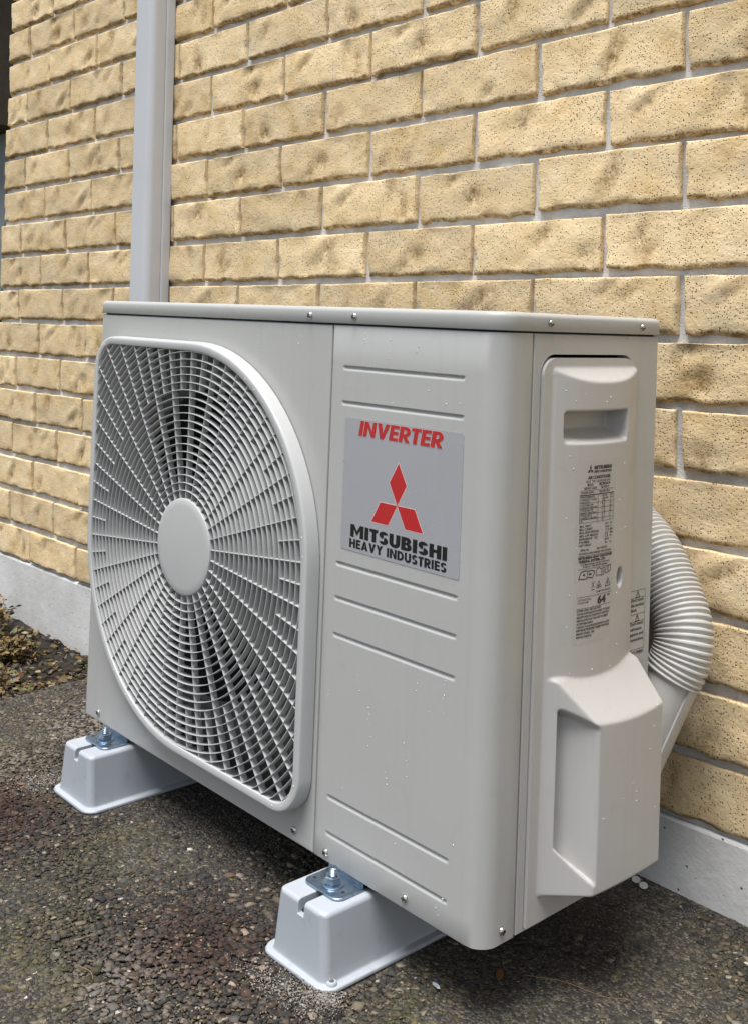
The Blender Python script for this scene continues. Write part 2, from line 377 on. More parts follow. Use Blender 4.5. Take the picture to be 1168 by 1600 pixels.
def scatter_mesh(name, pos, scale, cols, mat, parent=None, seed=1, jitter=0.28, tilt=0.5):
    """many small irregular chips as one mesh (numpy)"""
    r = np.random.default_rng(seed); n = len(pos); nv = len(ICO_V)
    V = ICO_V[None]*(1+r.uniform(-jitter, jitter, (n, nv, 3)))
    V = V*scale[:, None, :]
    a = r.uniform(0, 2*np.pi, n); ca, sa = np.cos(a), np.sin(a)
    b = r.normal(0, tilt, n); cb, sb = np.cos(b), np.sin(b)
    x, y, z = V[..., 0], V[..., 1], V[..., 2]
    y, z = y*cb[:, None]-z*sb[:, None], y*sb[:, None]+z*cb[:, None]
    x, y = x*ca[:, None]-y*sa[:, None], x*sa[:, None]+y*ca[:, None]
    V = np.stack([x, y, z], -1)+pos[:, None, :]
    F = (ICO_F[None]+(np.arange(n)*nv)[:, None, None]).reshape(-1, 3)
    me = bpy.data.meshes.new(name)
    me.vertices.add(n*nv); me.vertices.foreach_set('co', V.astype(np.float32).ravel())
    me.loops.add(F.size); me.loops.foreach_set('vertex_index', F.astype(np.int32).ravel())
    me.polygons.add(len(F)); me.polygons.foreach_set('loop_start', np.arange(0, F.size, 3, dtype=np.int32))
    at = me.attributes.new('tint', 'FLOAT_COLOR', 'POINT')
    c = np.repeat(np.concatenate([cols, np.ones((n, 1))], 1)[:, None, :], nv, 1).astype(np.float32)
    at.data.foreach_set('color', c.ravel())
    me.update(calc_edges=True)
    return obj(name, me, mat, parent)

n = 135000
# density follows what the camera resolves: whole near strip, thinner far right and front
px = rng.uniform(X_EDGE-0.01, 0.50, n); py = rng.uniform(-0.62, YW-0.004, n)
dcam = np.hypot(px-0.7017, py+0.8241)
keep = (dcam > 0.30)
for fx in (-0.1985, -0.7040): keep &= ~((np.abs(px-fx) < 0.0600) & (py > -0.0730) & (py < 0.352))
px, py = px[keep], py[keep]; n = len(px)
rad = np.exp(rng.normal(math.log(0.0023), 0.38, n)).clip(0.0009, 0.0058)
sc = np.stack([rad*rng.uniform(0.9, 1.5, n), rad*rng.uniform(0.7, 1.1, n), rad*rng.uniform(0.18, 0.40, n)], 1)
pz = gz(px, py) + rad*rng.uniform(-0.12, 0.16, n)
pal = np.array([(0.030, 0.029, 0.029), (0.055, 0.054, 0.054), (0.085, 0.082, 0.080), (0.075, 0.056, 0.045), (0.13, 0.10, 0.075), (0.20, 0.17, 0.13), (0.33, 0.30, 0.26), (0.085, 0.045, 0.034), (0.20, 0.165, 0.07)])
lich = smoothnoise(px, py, 21, 2.2, 4); dark = smoothnoise(px, py, 22, 1.3, 3); brown = smoothnoise(px, py, 23, 1.7, 3)
def near(cx, cy, r): return np.exp(-((px-cx)**2+(py-cy)**2)/(2*r*r))
rust = 1.0*near(-0.76, -0.16, 0.075)+1.0*near(-0.30, -0.115, 0.06)+0.6*near(-0.72, -0.22, 0.06)
wts = np.stack([2.0+0*px, 2.6+0*px, 1.7+0*px, 1.5+0.8*brown.clip(0), 1.2+0*px, 0.75+0.5*(-dark).clip(0), 0.28+0.35*(-dark).clip(0), 0.10+0*px, 0.05+1.1*(lich-0.5).clip(0)*near(-0.33, -0.16, 0.20)*2.2], 1)
left = np.clip((-px-0.74)/0.15, 0, 1)         # the worn strip beside the soil bed carries paler chips
wts[:, 3] += 3.5*left; wts[:, 4] += 3.0*left; wts[:, 5] += 1.6*left; wts[:, 6] += 0.8*left
wts[:, 3] += 7*rust; wts[:, 7] += 1.6*rust; wts[:, 5] *= (1-0.8*rust.clip(0, 1)); wts[:, 6] *= (1-0.8*rust.clip(0, 1))
cw = np.cumsum(wts, 1); cw /= cw[:, -1:]
pick = (rng.random(n)[:, None] > cw).sum(1)
cols = pal[pick]*rng.uniform(0.34, 0.95, (n, 1))*np.array([[1.03, 0.98, 0.90]])
moss = np.clip(lich*0.9+0.15, 0, 1)*np.clip(1.6*near(-0.33, -0.14, 0.16)+1.2*near(-0.60, -0.16, 0.12)+1.1*near(0.0, 0.05, 0.12)+0.6*near(0.1, 0.22, 0.12)+0.8*near(-0.95, -0.1, 0.12), 0, 1)
cols = cols*(1-0.55*moss[:, None])+np.array([[0.075, 0.070, 0.030]])*rng.uniform(0.5, 1.4, (n, 1))*0.55*moss[:, None]
worn = np.clip(near(-0.95, 0.10, 0.07)+near(-0.88, -0.12, 0.06)+0.8*near(-0.30, -0.22, 0.05)+0.6*near(-0.55, -0.33, 0.06), 0, 1)*(rng.random(n) < 0.55)
cols = cols*(1-0.6*worn[:, None])+np.array([[0.23, 0.205, 0.18]])*0.6*worn[:, None]
fleck = rng.random(n) < 0.012
cols[fleck] = np.array([0.40, 0.37, 0.33])*rng.uniform(0.6, 1.1, (fleck.sum(), 1)); sc[fleck] *= 0.7
cols = cols*(1-0.45*rust.clip(0, 1)[:, None]*np.array([[0.6, 1.0, 1.1]]))
tag(scatter_mesh('stone_chips', np.stack([px, py, pz], 1), sc, cols, M['stone'], None, 5, 0.45, 0.16), 'small grey brown stone chips bedded all over the asphalt', 'gravel', None, 'stuff')

# threads and crusts of pale lichen between the chips
n = 1800
lx = rng.normal(0, 1, n); ly = rng.normal(0, 1, n)
cen = np.array([(-0.42, -0.14, 0.07), (-0.30, -0.20, 0.08), (-0.62, -0.20, 0.09), (-0.20, -0.17, 0.05), (-0.05, -0.02, 0.09), (0.12, 0.20, 0.10), (-0.9, 0.0, 0.10), (-0.5, -0.3, 0.1), (0.05, 0.1, 0.07)])
ci = rng.integers(0, len(cen), n); lx = cen[ci, 0]+lx*cen[ci, 2]; ly = cen[ci, 1]+ly*cen[ci, 2]*0.7
k = (smoothnoise(lx, ly, 31, 9.0, 3) > 0.1) & (ly < YW-0.01) & (lx > X_EDGE); lx, ly, ci = lx[k], ly[k], ci[k]; n = len(lx)
lr = rng.uniform(0.0006, 0.0016, n)
lc = np.array([(0.17, 0.145, 0.075), (0.24, 0.205, 0.14), (0.12, 0.11, 0.045)])[rng.integers(0, 3, n)]*rng.uniform(0.6, 1.1, (n, 1))
tag(scatter_mesh('lichen_crust', np.stack([lx, ly, gz(lx, ly)+0.0022], 1), np.stack([lr*1.6, lr, lr*0.5], 1), lc, M['stone'], None, 8), 'yellowish lichen crust flecked between the stone chips', 'lichen', None, 'stuff')

# ------------------------------------------------------------------ house wall: bricks, mortar, plinth
WX0, WZ0 = -0.0367, 0.9948+ZO                  # a perpend joint and the course it sits in
COURSE, PITCH = 0.086, 0.24
PL_TOP = 0.0058+ZO
WALL_L = WX0-8.5*PITCH-0.005
wall = empty('brick_house_wall', (-0.5, YW+0.11, 0.0))
tag(wall, 'cream rock faced brick house wall on a painted concrete base', 'wall')
def wpart(m, name, mat, sm=0):                 # children of the wall are laid out in world coordinates
    o = m.obj(name, mat, wall, sm); o.location = (0.5, -(YW+0.11), 0.0); return o
W_R = 3.5
mo = MB().box((WALL_L+0.012, YW+0.0085, PL_TOP-0.004), (W_R, YW+0.21, 2.62))
wpart(mo, 'mortar', M['mortar'])
pl = MB().box((WALL_L-0.004, YW+0.0015, -0.45), (W_R+0.1, YW+0.23, PL_TOP))
o = wpart(pl, 'concrete_base', M['plinth']); bv = o.modifiers.new('bevel', 'BEVEL'); bv.width = 0.004; bv.segments = 2

def brick_mesh(name, L, seed, H=0.0756, D=0.06):
    r = np.random.default_rng(seed)
    def lines(S, n):
        e = np.array([0, 0.0007, 0.0019, 0.0040, 0.0075])
        return np.concatenate([e, np.linspace(0.016, S-0.016, n), S-e[::-1]])
    us, vs = lines(L, max(5, int(L/0.0085))), lines(H, 8)
    U, V = np.meshgrid(us, vs, indexing='ij')
    e = np.minimum(np.minimum(U, L-U), np.minimum(V, H-V))
    rr = np.where(V < H*0.5, 0.0066, 0.0015)+np.where(V < H*0.5, 0.0034, 0.0006)*smoothnoise(U, V, seed+500, 14.0, 3).clip(-1, 1)
    q = np.clip(1-e/rr, 0, 1)
    edge = rr*(1-np.sqrt(np.clip(1-q*q, 0, 1)))
    und = 0.0011*smoothnoise(U, V, seed, 5.0, 4); und = np.where(und > 0.001, 0.001+(und-0.001)*0.45, und)+0.0003*(0.6-np.abs(smoothnoise(U, V, seed+900, 9.0, 2)))
    dent = np.zeros_like(U)
    for k in range(r.integers(1, 4) if L > 0.15 else r.integers(0, 3)):      # tool marks: slanting hollows
        cu, cv = r.uniform(0.1*L, 0.9*L), r.uniform(0.15*H, 0.85*H)
        a = r.uniform(0.3, 1.7); s1, s2 = r.uniform(0.012, 0.028), r.uniform(0.008, 0.016)
        p1 = (U-cu)*math.cos(a)+(V-cv)*math.sin(a); p2 = -(U-cu)*math.sin(a)+(V-cv)*math.cos(a)
        gq = np.exp(-(p1/s1)**2-(p2/s2)**2); dent += gq*r.uniform(0.4, 1.0)
        und -= gq*r.uniform(0.0012, 0.0038)
        und += 0.0016*np.exp(-(p1/s1)**2-((p2-1.7*s2)/s2)**2)
    y = edge - und*np.clip(e/0.008, 0, 1)
    # ragged outline
    du = 0.0006*smoothnoise(V, V*0+seed, seed+1, 16.0, 3)*np.where(U < L/2, 1, -1)*np.clip(1-np.minimum(U, L-U)/0.02, 0, 1)
    dv = np.where(V < H/2, 0.0013, 0.0004)*smoothnoise(U, U*0+seed, seed+2, 15.0, 4)*np.clip(1-np.minimum(V, H-V)/0.012, 0, 1)
    X = U-L/2+du; Z = V-H/2+dv
    vv = np.stack([X, y, Z], -1).reshape(-1, 3); nu, nv = U.shape
    ix = np.arange(nu*nv).reshape(nu, nv)
    ff = np.stack([ix[:-1, :-1], ix[1:, :-1], ix[1:, 1:], ix[:-1, 1:]], -1).reshape(-1, 4).tolist()
    loop = list(ix[:, 0])+list(ix[-1, 1:])+list(ix[-2::-1, -1])+list(ix[0, -2:0:-1])
    back = vv[loop].copy(); back[:, 1] = D; back[:, 0] *= 0.992; back[:, 2] *= 0.985
    vv = np.concatenate([vv, back]); n0 = nu*nv; m = len(loop)
    for k in range(m): ff.append((loop[k], loop[(k+1) % m], n0+(k+1) % m, n0+k))
    me = mesh(name, vv, ff, 50)
    at = me.attributes.new('dent', 'FLOAT', 'POINT')
    d = np.concatenate([dent.ravel().clip(0, 1), np.full(m, 0.35)])
    ed = np.concatenate([np.where((V.ravel() < 0.0072), 1.0, 0), np.zeros(m)])      # brown lower arris, with the underside's shade painted in
    at.data.foreach_set('value', np.maximum(d, ed).astype(np.float32))
    return me
FULL = [brick_mesh('brick', 0.2305, 100+k) for k in range(34)]
HALF = [brick_mesh('brick_half', 0.1105, 300+k) for k in range(8)]
count = 0
for row in range(-11, 9):                      # course index upward from the reference course (row 0)
    z = WZ0+row*COURSE
    odd = row % 2 != 0
    for k in range(-9, 4):
        x0, x1 = (k-0.5, k+0.5) if odd else (k, k+1)
        x0 = max(x0, -8.5)
        if x1 <= x0+0.1: continue
        half = (x1-x0) < 0.75
        me = (HALF if half else FULL)[rng.integers(0, 8 if half else 34)]
        o = bpy.data.objects.new('brick', me)
        if not me.materials: me.materials.append(M['brick'])
        COL.objects.link(o); o.parent = wall
        o.location = (WX0+(x0+x1)/2*PITCH+0.5+rng.normal(0, 0.0008), -0.11+rng.normal(0, 0.0012)-0.001, z+rng.normal(0, 0.0008))
        o.rotation_euler = (rng.normal(0, 0.008), rng.normal(0, 0.003), rng.normal(0, 0.006))
        count += 1
# beyond the built bricks: the same wall with its courses in the material
zt = WZ0+8.5*COURSE-0.002
up = MB().box((WALL_L, YW-0.001, zt), (W_R, YW+0.008, 2.62)); wpart(up, 'upper_courses', M['far_brick'])
xr = WX0+3.5*PITCH+0.005
rt = MB().box((xr+0.12, YW-0.001, PL_TOP+0.01), (W_R, YW+0.008, zt-0.004)); wpart(rt, 'side_courses', M['far_brick'])
rw = MB().box((WALL_L-0.001, YW+0.05, PL_TOP+0.01), (WALL_L+0.02, YW+6.0, 2.62)); wpart(rw, 'return_courses', M['far_brick'])
ea = MB().box((WALL_L-0.3, YW+0.02, 2.63), (W_R+0.3, YW+6.0, 2.80)); wpart(ea, 'roof_edge', M['brown_wood'])

# ------------------------------------------------------------------ line-set duct on the wall
duct = empty('pipe_duct', (-1.2770, YW-0.002, 0.70+ZO), (0, -0.0245, 0))
tag(duct, 'tall grey white plastic pipe duct fixed to the bricks', 'pipe duct')
def duct_loops(o, z0, z1, hw, d0, d1, r):
    out = []
    for z in (z0, z1):
        l = [(x, y, z) for x, y in rrect(-hw+o, hw-o, -d1+o, -d0, (r, r, 0.0005, 0.0005), 8)]
        out.append(l)
    return out
MB().loft(duct_loops(0.0, -0.62, 1.1, 0.0375, 0.001, 0.0215, 0.004)).obj('duct_base', M['duct'], duct, 40)
MB().loft([[(x, y, z) for x, y in rrect(-0.0365, 0.0362, -0.058, -0.0220, (0.018, 0.016, 0.001, 0.001), 10)] for z in (-0.62, 1.1)]).obj('duct_cover', M['duct'], duct, 40)

# ------------------------------------------------------------------ the outdoor unit
UROT = (0.004095, 0.01547, -0.0064)
W_, H_, D_ = 0.80, 0.6296, 0.2809
unit = empty('air_conditioner', (0, 0, ZO), UROT)
tag(unit, 'beige grey outdoor air conditioner unit with round fan grille before the brick wall', 'air conditioner')
HB = 0.6085                                   # top of the body panels, under the lid
FCX, FCZ = -0.5227, 0.305                      # fan centre

def inside(x, z, ins=0.0133):
    x0, x1, z0, z1 = -0.7855+ins, -0.2615-ins, 0.0320+ins, 0.5783-ins
    big, small = 0.262-ins, 0.052-ins
    if not (x0 < x < x1 and z0 < z < z1): return False
    for cx, cz, sx, sz, rr in ((x0, z0, 1, 1, big), (x1, z0, -1, 1, small), (x1, z1, -1, -1, big), (x0, z1, 1, -1, small)):
        ax, az = cx+sx*rr, cz+sz*rr
        if (x-ax)*sx < 0 and (z-az)*sz < 0: return math.hypot(x-ax, z-az) < rr
    return True
# fan-side front panel: sheet with a round fan mouth rolled inwards
def fan_panel():
    x0, x1, z0, z1 = -W_, -0.2566, 0.0, HB
    n = 96; R = 0.207
    angs = sorted([2*math.pi*k/n for k in range(n)]+[math.atan2(zz-FCZ, xx-FCX) % (2*math.pi) for xx in (x0, x1) for zz in (z0, z1)])
    def edge(a, ins):
        c, s = math.cos(a), math.sin(a); tt = []
        if c > 1e-9: tt.append((x1-ins-FCX)/c)
        if c < -1e-9: tt.append((x0+ins-FCX)/c)
        if s > 1e-9: tt.append((z1-ins-FCZ)/s)
        if s < -1e-9: tt.append((z0+ins-FCZ)/s)
        q = min(tt); return (FCX+q*c, FCZ+q*s)
    L = []
    L.append([(edge(a, 0)[0], 0.016, edge(a, 0)[1]) for a in angs])
    L.append([(edge(a, 0)[0], 0.0016, edge(a, 0)[1]) for a in angs])
    L.append([(edge(a, 0.0006)[0], 0.0004, edge(a, 0.0006)[1]) for a in angs])
    L.append([(edge(a, 0.0018)[0], 0.0, edge(a, 0.0018)[1]) for a in angs])
    L.append([(edge(a, 0.0040)[0], 0.0, edge(a, 0.0040)[1]) for a in angs])
    def gray(a, ins):                            # where a ray from the fan centre meets the guard outline
        lo, hi = 0.1, 0.45
        for _ in range(24):
            md = (lo+hi)/2
            if inside(FCX+md*math.cos(a), FCZ+md*math.sin(a), ins): lo = md
            else: hi = md
        return (FCX+lo*math.cos(a), FCZ+lo*math.sin(a))
    for ins, yy in ((0.0040, 0.0), (0.0060, 0.0), (0.0075, 0.0015)):
        L.append([(gray(a, ins)[0], yy, gray(a, ins)[1]) for a in angs])
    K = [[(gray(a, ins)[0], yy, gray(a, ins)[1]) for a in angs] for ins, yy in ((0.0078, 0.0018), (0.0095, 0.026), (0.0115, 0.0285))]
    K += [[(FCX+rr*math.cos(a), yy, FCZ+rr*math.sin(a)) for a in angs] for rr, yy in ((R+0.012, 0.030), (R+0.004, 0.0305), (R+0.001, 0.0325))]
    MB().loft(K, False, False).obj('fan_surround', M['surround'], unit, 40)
    MB().loft(L, False, False).obj('fan_front_panel', M['paint'], unit, 40)
    MB().loft([[(FCX+rr*math.cos(a), yy, FCZ+rr*math.sin(a)) for a in angs] for rr, yy in ((R+0.0008, 0.0330), (R-0.002, 0.0375), (R-0.0025, 0.15))], False, False).obj('fan_shroud', M['dark'], unit, 40)  # shroud coloured dark to paint the shade inside the fan mouth

fan_panel()

# corner panel: flat front with pressed grooves, rounded corner, short return on the side
GROOVES = [0.5600, 0.5198, 0.3366, 0.2972, 0.2555, 0.0725, 0.0315]
def corner_panel():
    rc = 0.024; gx0, gx1 = -0.2355, -0.0462
    prof = [(-0.2545, 0.014, 0), (-0.2545, 0.0016, 0), (-0.2540, 0.0004, 0), (-0.2528, 0.0, 1)]
    for xx in [-0.245, gx0-0.0012, gx0, gx0+0.0012, gx0+0.004]+list(np.linspace(gx0+0.02, gx1-0.02, 10))+[gx1-0.004, gx1-0.0012, gx1, gx1+0.0012, -0.034]:
        prof.append((xx, 0.0, 1))
    for k in range(13):
        a = math.radians(-90+90*k/12); prof.append((-rc+rc*math.cos(a), rc+rc*math.sin(a), 0))
    prof += [(0, 0.036, 0), (0, 0.0495, 0), (-0.0006, 0.0505, 0), (-0.003, 0.0508, 0)]
    zs = [0.0, 0.0012]
    for gzz in sorted(GROOVES):
        zs += [gzz-0.0060, gzz-0.0042, gzz-0.0034, gzz-0.0028, gzz-0.0016, gzz-0.0006, gzz+0.0006, gzz+0.0014, gzz+0.0020, gzz+0.0026, gzz+0.0034, gzz+0.0050]
    zs += [HB-0.0012, HB]
    def depth(x, z):
        d = 0
        for gzz in GROOVES:
            dz = z-gzz
            if -0.0035 < dz < 0.0027:
                if dz >= 0.0019: q = 0.25 if dz < 0.0023 else 0
                elif dz >= 0.0012: q = 1
                elif dz >= 0.0: q = 1.0
                elif dz >= -0.001: q = 0.8
                elif dz >= -0.002: q = 0.4
                elif dz >= -0.003: q = 0.06
                else: q = 0
                d = q*0.0024
        ex = min(x-gx0, gx1-x)
        return d*min(1, max(0, ex/0.004))
    v = []; n = len(prof)
    for z in zs:
        for (x, y, fr) in prof:
            ins = 0.0006 if z in (0.0, HB) else 0
            v.append((x, y+(depth(x, z) if fr else 0)+ins*(1 if y < 0.001 else 0), z))
    f = [(k*n+i, k*n+i+1, (k+1)*n+i+1, (k+1)*n+i) for k in range(len(zs)-1) for i in range(n-1)]
    part('corner_front_panel', v, f, M['paint'], unit, 62)
corner_panel()

# side, back, left panels and base pan
_o = [(-0.012, 0.0), (0.0, 0.0)]
_out = lambda i: rrect(0.0528+i, D_-0.0008-i, 0.0+i, HB-i, 0.0008, 8)
_in = rrect(0.0640, 0.2340, 0.0022, 0.5872, (0.002, 0.002, 0.0225, 0.0225), 8)
MB().loft([[(-0.012, y, z) for y, z in _out(0)], [(-0.0008, y, z) for y, z in _out(0)], [(0.0, y, z) for y, z in _out(0.0008)], [(0.0, y, z) for y, z in _in], [(-0.016, y, z) for y, z in _in]], False, False).obj('side_panel', M['paint'], unit, 30)
MB().box((-W_+0.0006, 0.0165, 0.0), (-W_+0.012, D_-0.0125, HB)).obj('left_panel', M['paint'], unit, 0, 0.001)
MB().box((-W_+0.001, D_-0.012, 0.0), (-0.0125, D_-0.001, HB)).obj('rear_panel', M['inner'], unit, 0)
MB().box((-W_+0.004, 0.018, 0.001), (-0.013, D_-0.013, 0.006)).obj('base_pan', M['paint'], unit, 0)
MB().box((-0.247, 0.0165, 0.006), (-0.2445, D_-0.013, HB-0.002)).obj('inner_partition', M['inner'], unit, 0)
MB().box((-0.030, 0.0512, 0.006), (-0.013, 0.0527, HB-0.002)).obj('seam_strip', M['gap'], unit, 0)
MB().box((-0.2563, 0.0030, 0.001), (-0.2548, 0.016, HB-0.001)).obj('seam_gap', M['gap'], unit, 0)

for yy in (0.0861, 0.2179):
    MB().add([(0.0001, yy-0.0042, HB-0.0008), (0.0001, yy+0.0042, HB-0.0008), (0.0001, yy, HB-0.0052), (0.0008, yy, HB-0.0012)], [(0, 2, 3), (2, 1, 3), (0, 3, 1)]).obj('panel_notch', M['paint'], unit, 0)
# lid with a rolled edge
def lid():
    L = []
    o = 0.0022; z0, z1, r = HB+0.0022, H_, 0.0055
    def ring(ins, z): return [(x, y, z) for x, y in rrect(-W_-o+ins, o-ins, -o+ins, D_+o-ins, (0.006, max(0.003, 0.027-ins), 0.006, 0.006), 12)]
    L.append(ring(0.0020, z0+0.001)); L.append(ring(0.0006, z0)); L.append(ring(0.0, z0+0.0008))
    L.append(ring(0.0, z1-r))
    for k in range(1, 7):
        a = math.radians(90*k/6); L.append(ring(r*(1-math.cos(a)), z1-r+r*math.sin(a)))
    L.append(ring(0.020, z1+0.0003)); L.append(ring(0.026, z1-0.0012))
    MB().loft(L, True, True).obj('lid', M['paint'], unit, 50)
lid()
MB().loft([[(x, y, z) for x, y in rrect(-W_+0.003, -0.003, 0.003, D_-0.003, (0.004, 0.022, 0.004, 0.004), 8)] for z in (HB-0.010, HB+0.0024)]).obj('lid_gap_fill', M['gap'], unit, 0)  # black fill painting the gap under the lid dark

# ---- fan guard
GY = -0.020                                    # front face of the guard
def guard_outline(ins, n=18):
    x0, x1, z0, z1 = -0.7855+ins, -0.2615-ins, 0.0320+ins, 0.5783-ins
    big = 0.262-ins; small = max(0.006, 0.052-ins)
    return rrect(x0, x1, z0, z1, (big, small, big, small), n)      # BL, BR, TR, TL
def guard_frame():
    L = []
    for ins, y in ((0.0008, -0.0012), (0.0008, -0.0024), (0.0016, -0.0125), (0.0020, -0.0178), (0.0025, -0.0191), (0.0036, -0.0198), (0.0050, GY), (0.0118, GY), (0.0128, -0.0195), (0.0132, -0.0185), (0.0137, -0.0030)):
        L.append([(x, y, z) for x, z in guard_outline(ins)])
    MB().loft(L, False, False).obj('guard_frame', M['guard'], guard, 45)
guard = None
guard = obj('fan_guard', mesh('fan_guard', *(lambda m: (m.v, m.f))(MB().loft([[(FCX+x, y, FCZ+z) for x, z in circle(rr, 64)] for rr, y in ((0.060, -0.004), (0.0630, -0.006), (0.0637, -0.0175), (0.0630, -0.0192), (0.0612, -0.0199), (0.054, -0.0203), (0.03, -0.0212), (0.01, -0.0215))], False, True)), 45), M['guard'], unit)
guard.name = 'fan_guard'
guard_frame()

STRIP = [(-0.00026, -0.0098), (-0.00042, -0.0150), (-0.00046, -0.0184), (-0.00032, -0.0190), (0.00032, -0.0190), (0.00046, -0.0184), (0.00042, -0.0150), (0.00026, -0.0098)]
def ring_strip(r, a0, a1, closed):
    n = max(6, int(abs(a1-a0)/math.radians(3.0)))
    loops = []
    for k in range(n if closed else n+1):
        a = a0+(a1-a0)*k/n; c, s = math.cos(a), math.sin(a)
        loops.append([(FCX+(r+w)*c, y, FCZ+(r+w)*s) for w, y in STRIP])
    if closed: loops.append(loops[0])
    part('ring_rib', *(lambda m: (m.v, m.f))(MB().loft(loops, not closed, not closed)), M['guard'], guard, 40)
STEP = 0.0103
for k in range(1, 29):
    r = 0.0637+STEP*k
    S = 720; ok = [inside(FCX+r*math.cos(2*math.pi*i/S), FCZ+r*math.sin(2*math.pi*i/S)) for i in range(S)]
    if all(ok): ring_strip(r, 0, 2*math.pi, True); continue
    if not any(ok): continue
    st = next(i for i in range(S) if not ok[i]); run = None
    for q in range(st, st+S+1):
        if ok[q % S] and run is None: run = q
        if not ok[q % S] and run is not None:
            if q-run > 6: ring_strip(r, 2*math.pi*(run-1.5)/S, 2*math.pi*(q+0.5)/S, False)
            run = None
for k in range(60):
    a = math.radians(6*k); c, s = math.cos(a), math.sin(a)
    r0 = 0.0625 if k % 2 else 0.0637+STEP*14
    r1 = r0
    while inside(FCX+r1*c, FCZ+r1*s): r1 += 0.0005
    r1 += 0.001
    loops = []
    for rr in np.linspace(r0, r1, 3):
        loops.append([(FCX+rr*c-w*1.25*s, y+0.0006, FCZ+rr*s+w*1.25*c) for w, y in STRIP])
    part('spoke', *(lambda m: (m.v, m.f))(MB().loft(loops)), M['guard'], guard, 40)

# ---- fan behind the guard
fan = MB().loft([[(FCX+x, y, FCZ+z) for x, z in circle(rr, 40)] for rr, y in ((0.050, 0.155), (0.056, 0.150), (0.058, 0.085), (0.050, 0.076), (0.02, 0.073))], True, True)
fan_hub = fan.obj('fan', M['dark'], unit, 40)
for b_ in range(3):
    a0 = math.radians(30+120*b_); vs = []; fs = []; nr, na = 7, 9
    for i in range(nr):
        rr = 0.056+0.136*i/(nr-1)
        for j in range(na):
            u = j/(na-1); a = a0+u*math.radians(78-10*i/(nr-1))+0.10*i/(nr-1)
            y = 0.088+0.055*u-0.012*math.sin(math.pi*u)
            vs.append((FCX+rr*math.cos(a), y, FCZ+rr*math.sin(a)))
    for i in range(nr-1):
        for j in range(na-1): fs.append((i*na+j, i*na+j+1, (i+1)*na+j+1, (i+1)*na+j))
    bo = part('fan_blade', vs, fs, M['dark'], fan_hub, 60)
    sm_ = bo.modifiers.new('solid', 'SOLIDIFY'); sm_.thickness = 0.003
MB().box((-W_+0.03, D_-0.045, 0.008), (-0.26, D_-0.0125, HB-0.004)).obj('heat_exchanger', M['dark'], unit, 0)
MB().box((-W_+0.0125, 0.040, 0.008), (-W_+0.030, D_-0.0125, HB-0.004)).obj('heat_exchanger', M['dark'], unit, 0)

# ---- service cover on the right side: one moulded shell
CY0, CY1, CZ0, CZ1 = 0.0655, 0.2325, 0.0035, 0.5835
def sstep(a, b, x): q = np.clip((x-a)/(b-a), 0, 1); return q*q*(3-2*q)
def cover_field(y, z):
    fl = 0.0032
    arch = 0.0045+0.0140*(1-np.abs((y-0.157)/0.0765)**2.4)
    hu = np.minimum(arch, 0.0040+(0.5725-z)*1.05)
    hu = np.where((y > 0.0815), hu, fl)
    outer = 0.0490+0.0030*(1-((y-0.18)/0.06)**2)
    lo = np.minimum(outer, fl+(y-0.0820)*1.40)
    lo = np.minimum(lo, 0.0165+(0.2485-z)*0.86)
    lo = np.minimum(lo, fl+(z-0.0305)*7.0)
    lo = np.where((z < 0.252) & (y > 0.0820), lo, fl)
    hu = np.where(z > 0.0325, np.minimum(hu, fl+(z-0.0305)*7.0), fl)
    h = np.maximum(np.maximum(hu, lo), fl)
    # grip pocket in the slanted front wall of the lower box
    zt = 0.2215-(y-0.093)*0.62; zb = 0.0815-(y-0.093)*1.35
    pk = np.where(y < 0.1035, 0.0050, 0.0050+(y-0.1035)*3.05)
    inp = (y > 0.0925) & (z < zt) & (z > zb)
    h = np.where(inp, np.minimum(h, pk), h)
    # handle recess
    inh = (y > 0.0958) & (y < 0.1990) & (z > 0.4955) & (z < 0.5255)
    flo = -0.0130+np.clip((0.5060-z)*2.2, 0, 0.03)
    h = np.where(inh, flo, h)
    # drain slot
    h = np.where(((y-0.1930)/0.0042)**2+((z-0.345)/0.0088)**2 < 1, -0.004, h)
    return h
NY, NZ = 200, 640
zz = np.linspace(CZ0, CZ1, NZ); uu = np.linspace(0, 1, NY)
rcor = 0.020
dz = np.clip(zz-(CZ1-rcor), 0, rcor); ins = rcor-np.sqrt(np.clip(rcor**2-dz**2, 0, None))
YY = (CY0+ins)[:, None]+uu[None]*((CY1-ins)-(CY0+ins))[:, None]; ZZ = np.repeat(zz[:, None], NY, 1)
HH = cover_field(YY, ZZ)
def blur(a, s):
    k = np.exp(-0.5*(np.arange(-int(3*s+1), int(3*s+1)+1)/s)**2); k /= k.sum(); p = len(k)//2
    b = np.pad(a, ((p, p), (0, 0)), 'edge'); a = sum(k[i]*b[i:i+a.shape[0]] for i in range(len(k)))
    b = np.pad(a, ((0, 0), (p, p)), 'edge'); return sum(k[i]*b[:, i:i+a.shape[1]] for i in range(len(k)))
HH = blur(HH, 1.5)
def cover_h(y, z):
    i = np.clip((np.asarray(z)-CZ0)/(CZ1-CZ0)*(NZ-1), 0, NZ-1.001); j = np.clip((np.asarray(y)-CY0)/(CY1-CY0)*(NY-1), 0, NY-1.001)
    i0 = i.astype(int); j0 = j.astype(int); a = i-i0; b = j-j0
    return (HH[i0, j0]*(1-a)*(1-b)+HH[i0+1, j0]*a*(1-b)+HH[i0, j0+1]*(1-a)*b+HH[i0+1, j0+1]*a*b)
vv = np.stack([HH, YY, ZZ], -1).reshape(-1, 3)
ix = np.arange(NZ*NY).reshape(NZ, NY)
ff = np.stack([ix[:-1, :-1], ix[:-1, 1:], ix[1:, 1:], ix[1:, :-1]], -1).reshape(-1, 4)
loop = np.concatenate([ix[0, :], ix[1:, -1], ix[-1, -2::-1], ix[-2:0:-1, 0]])
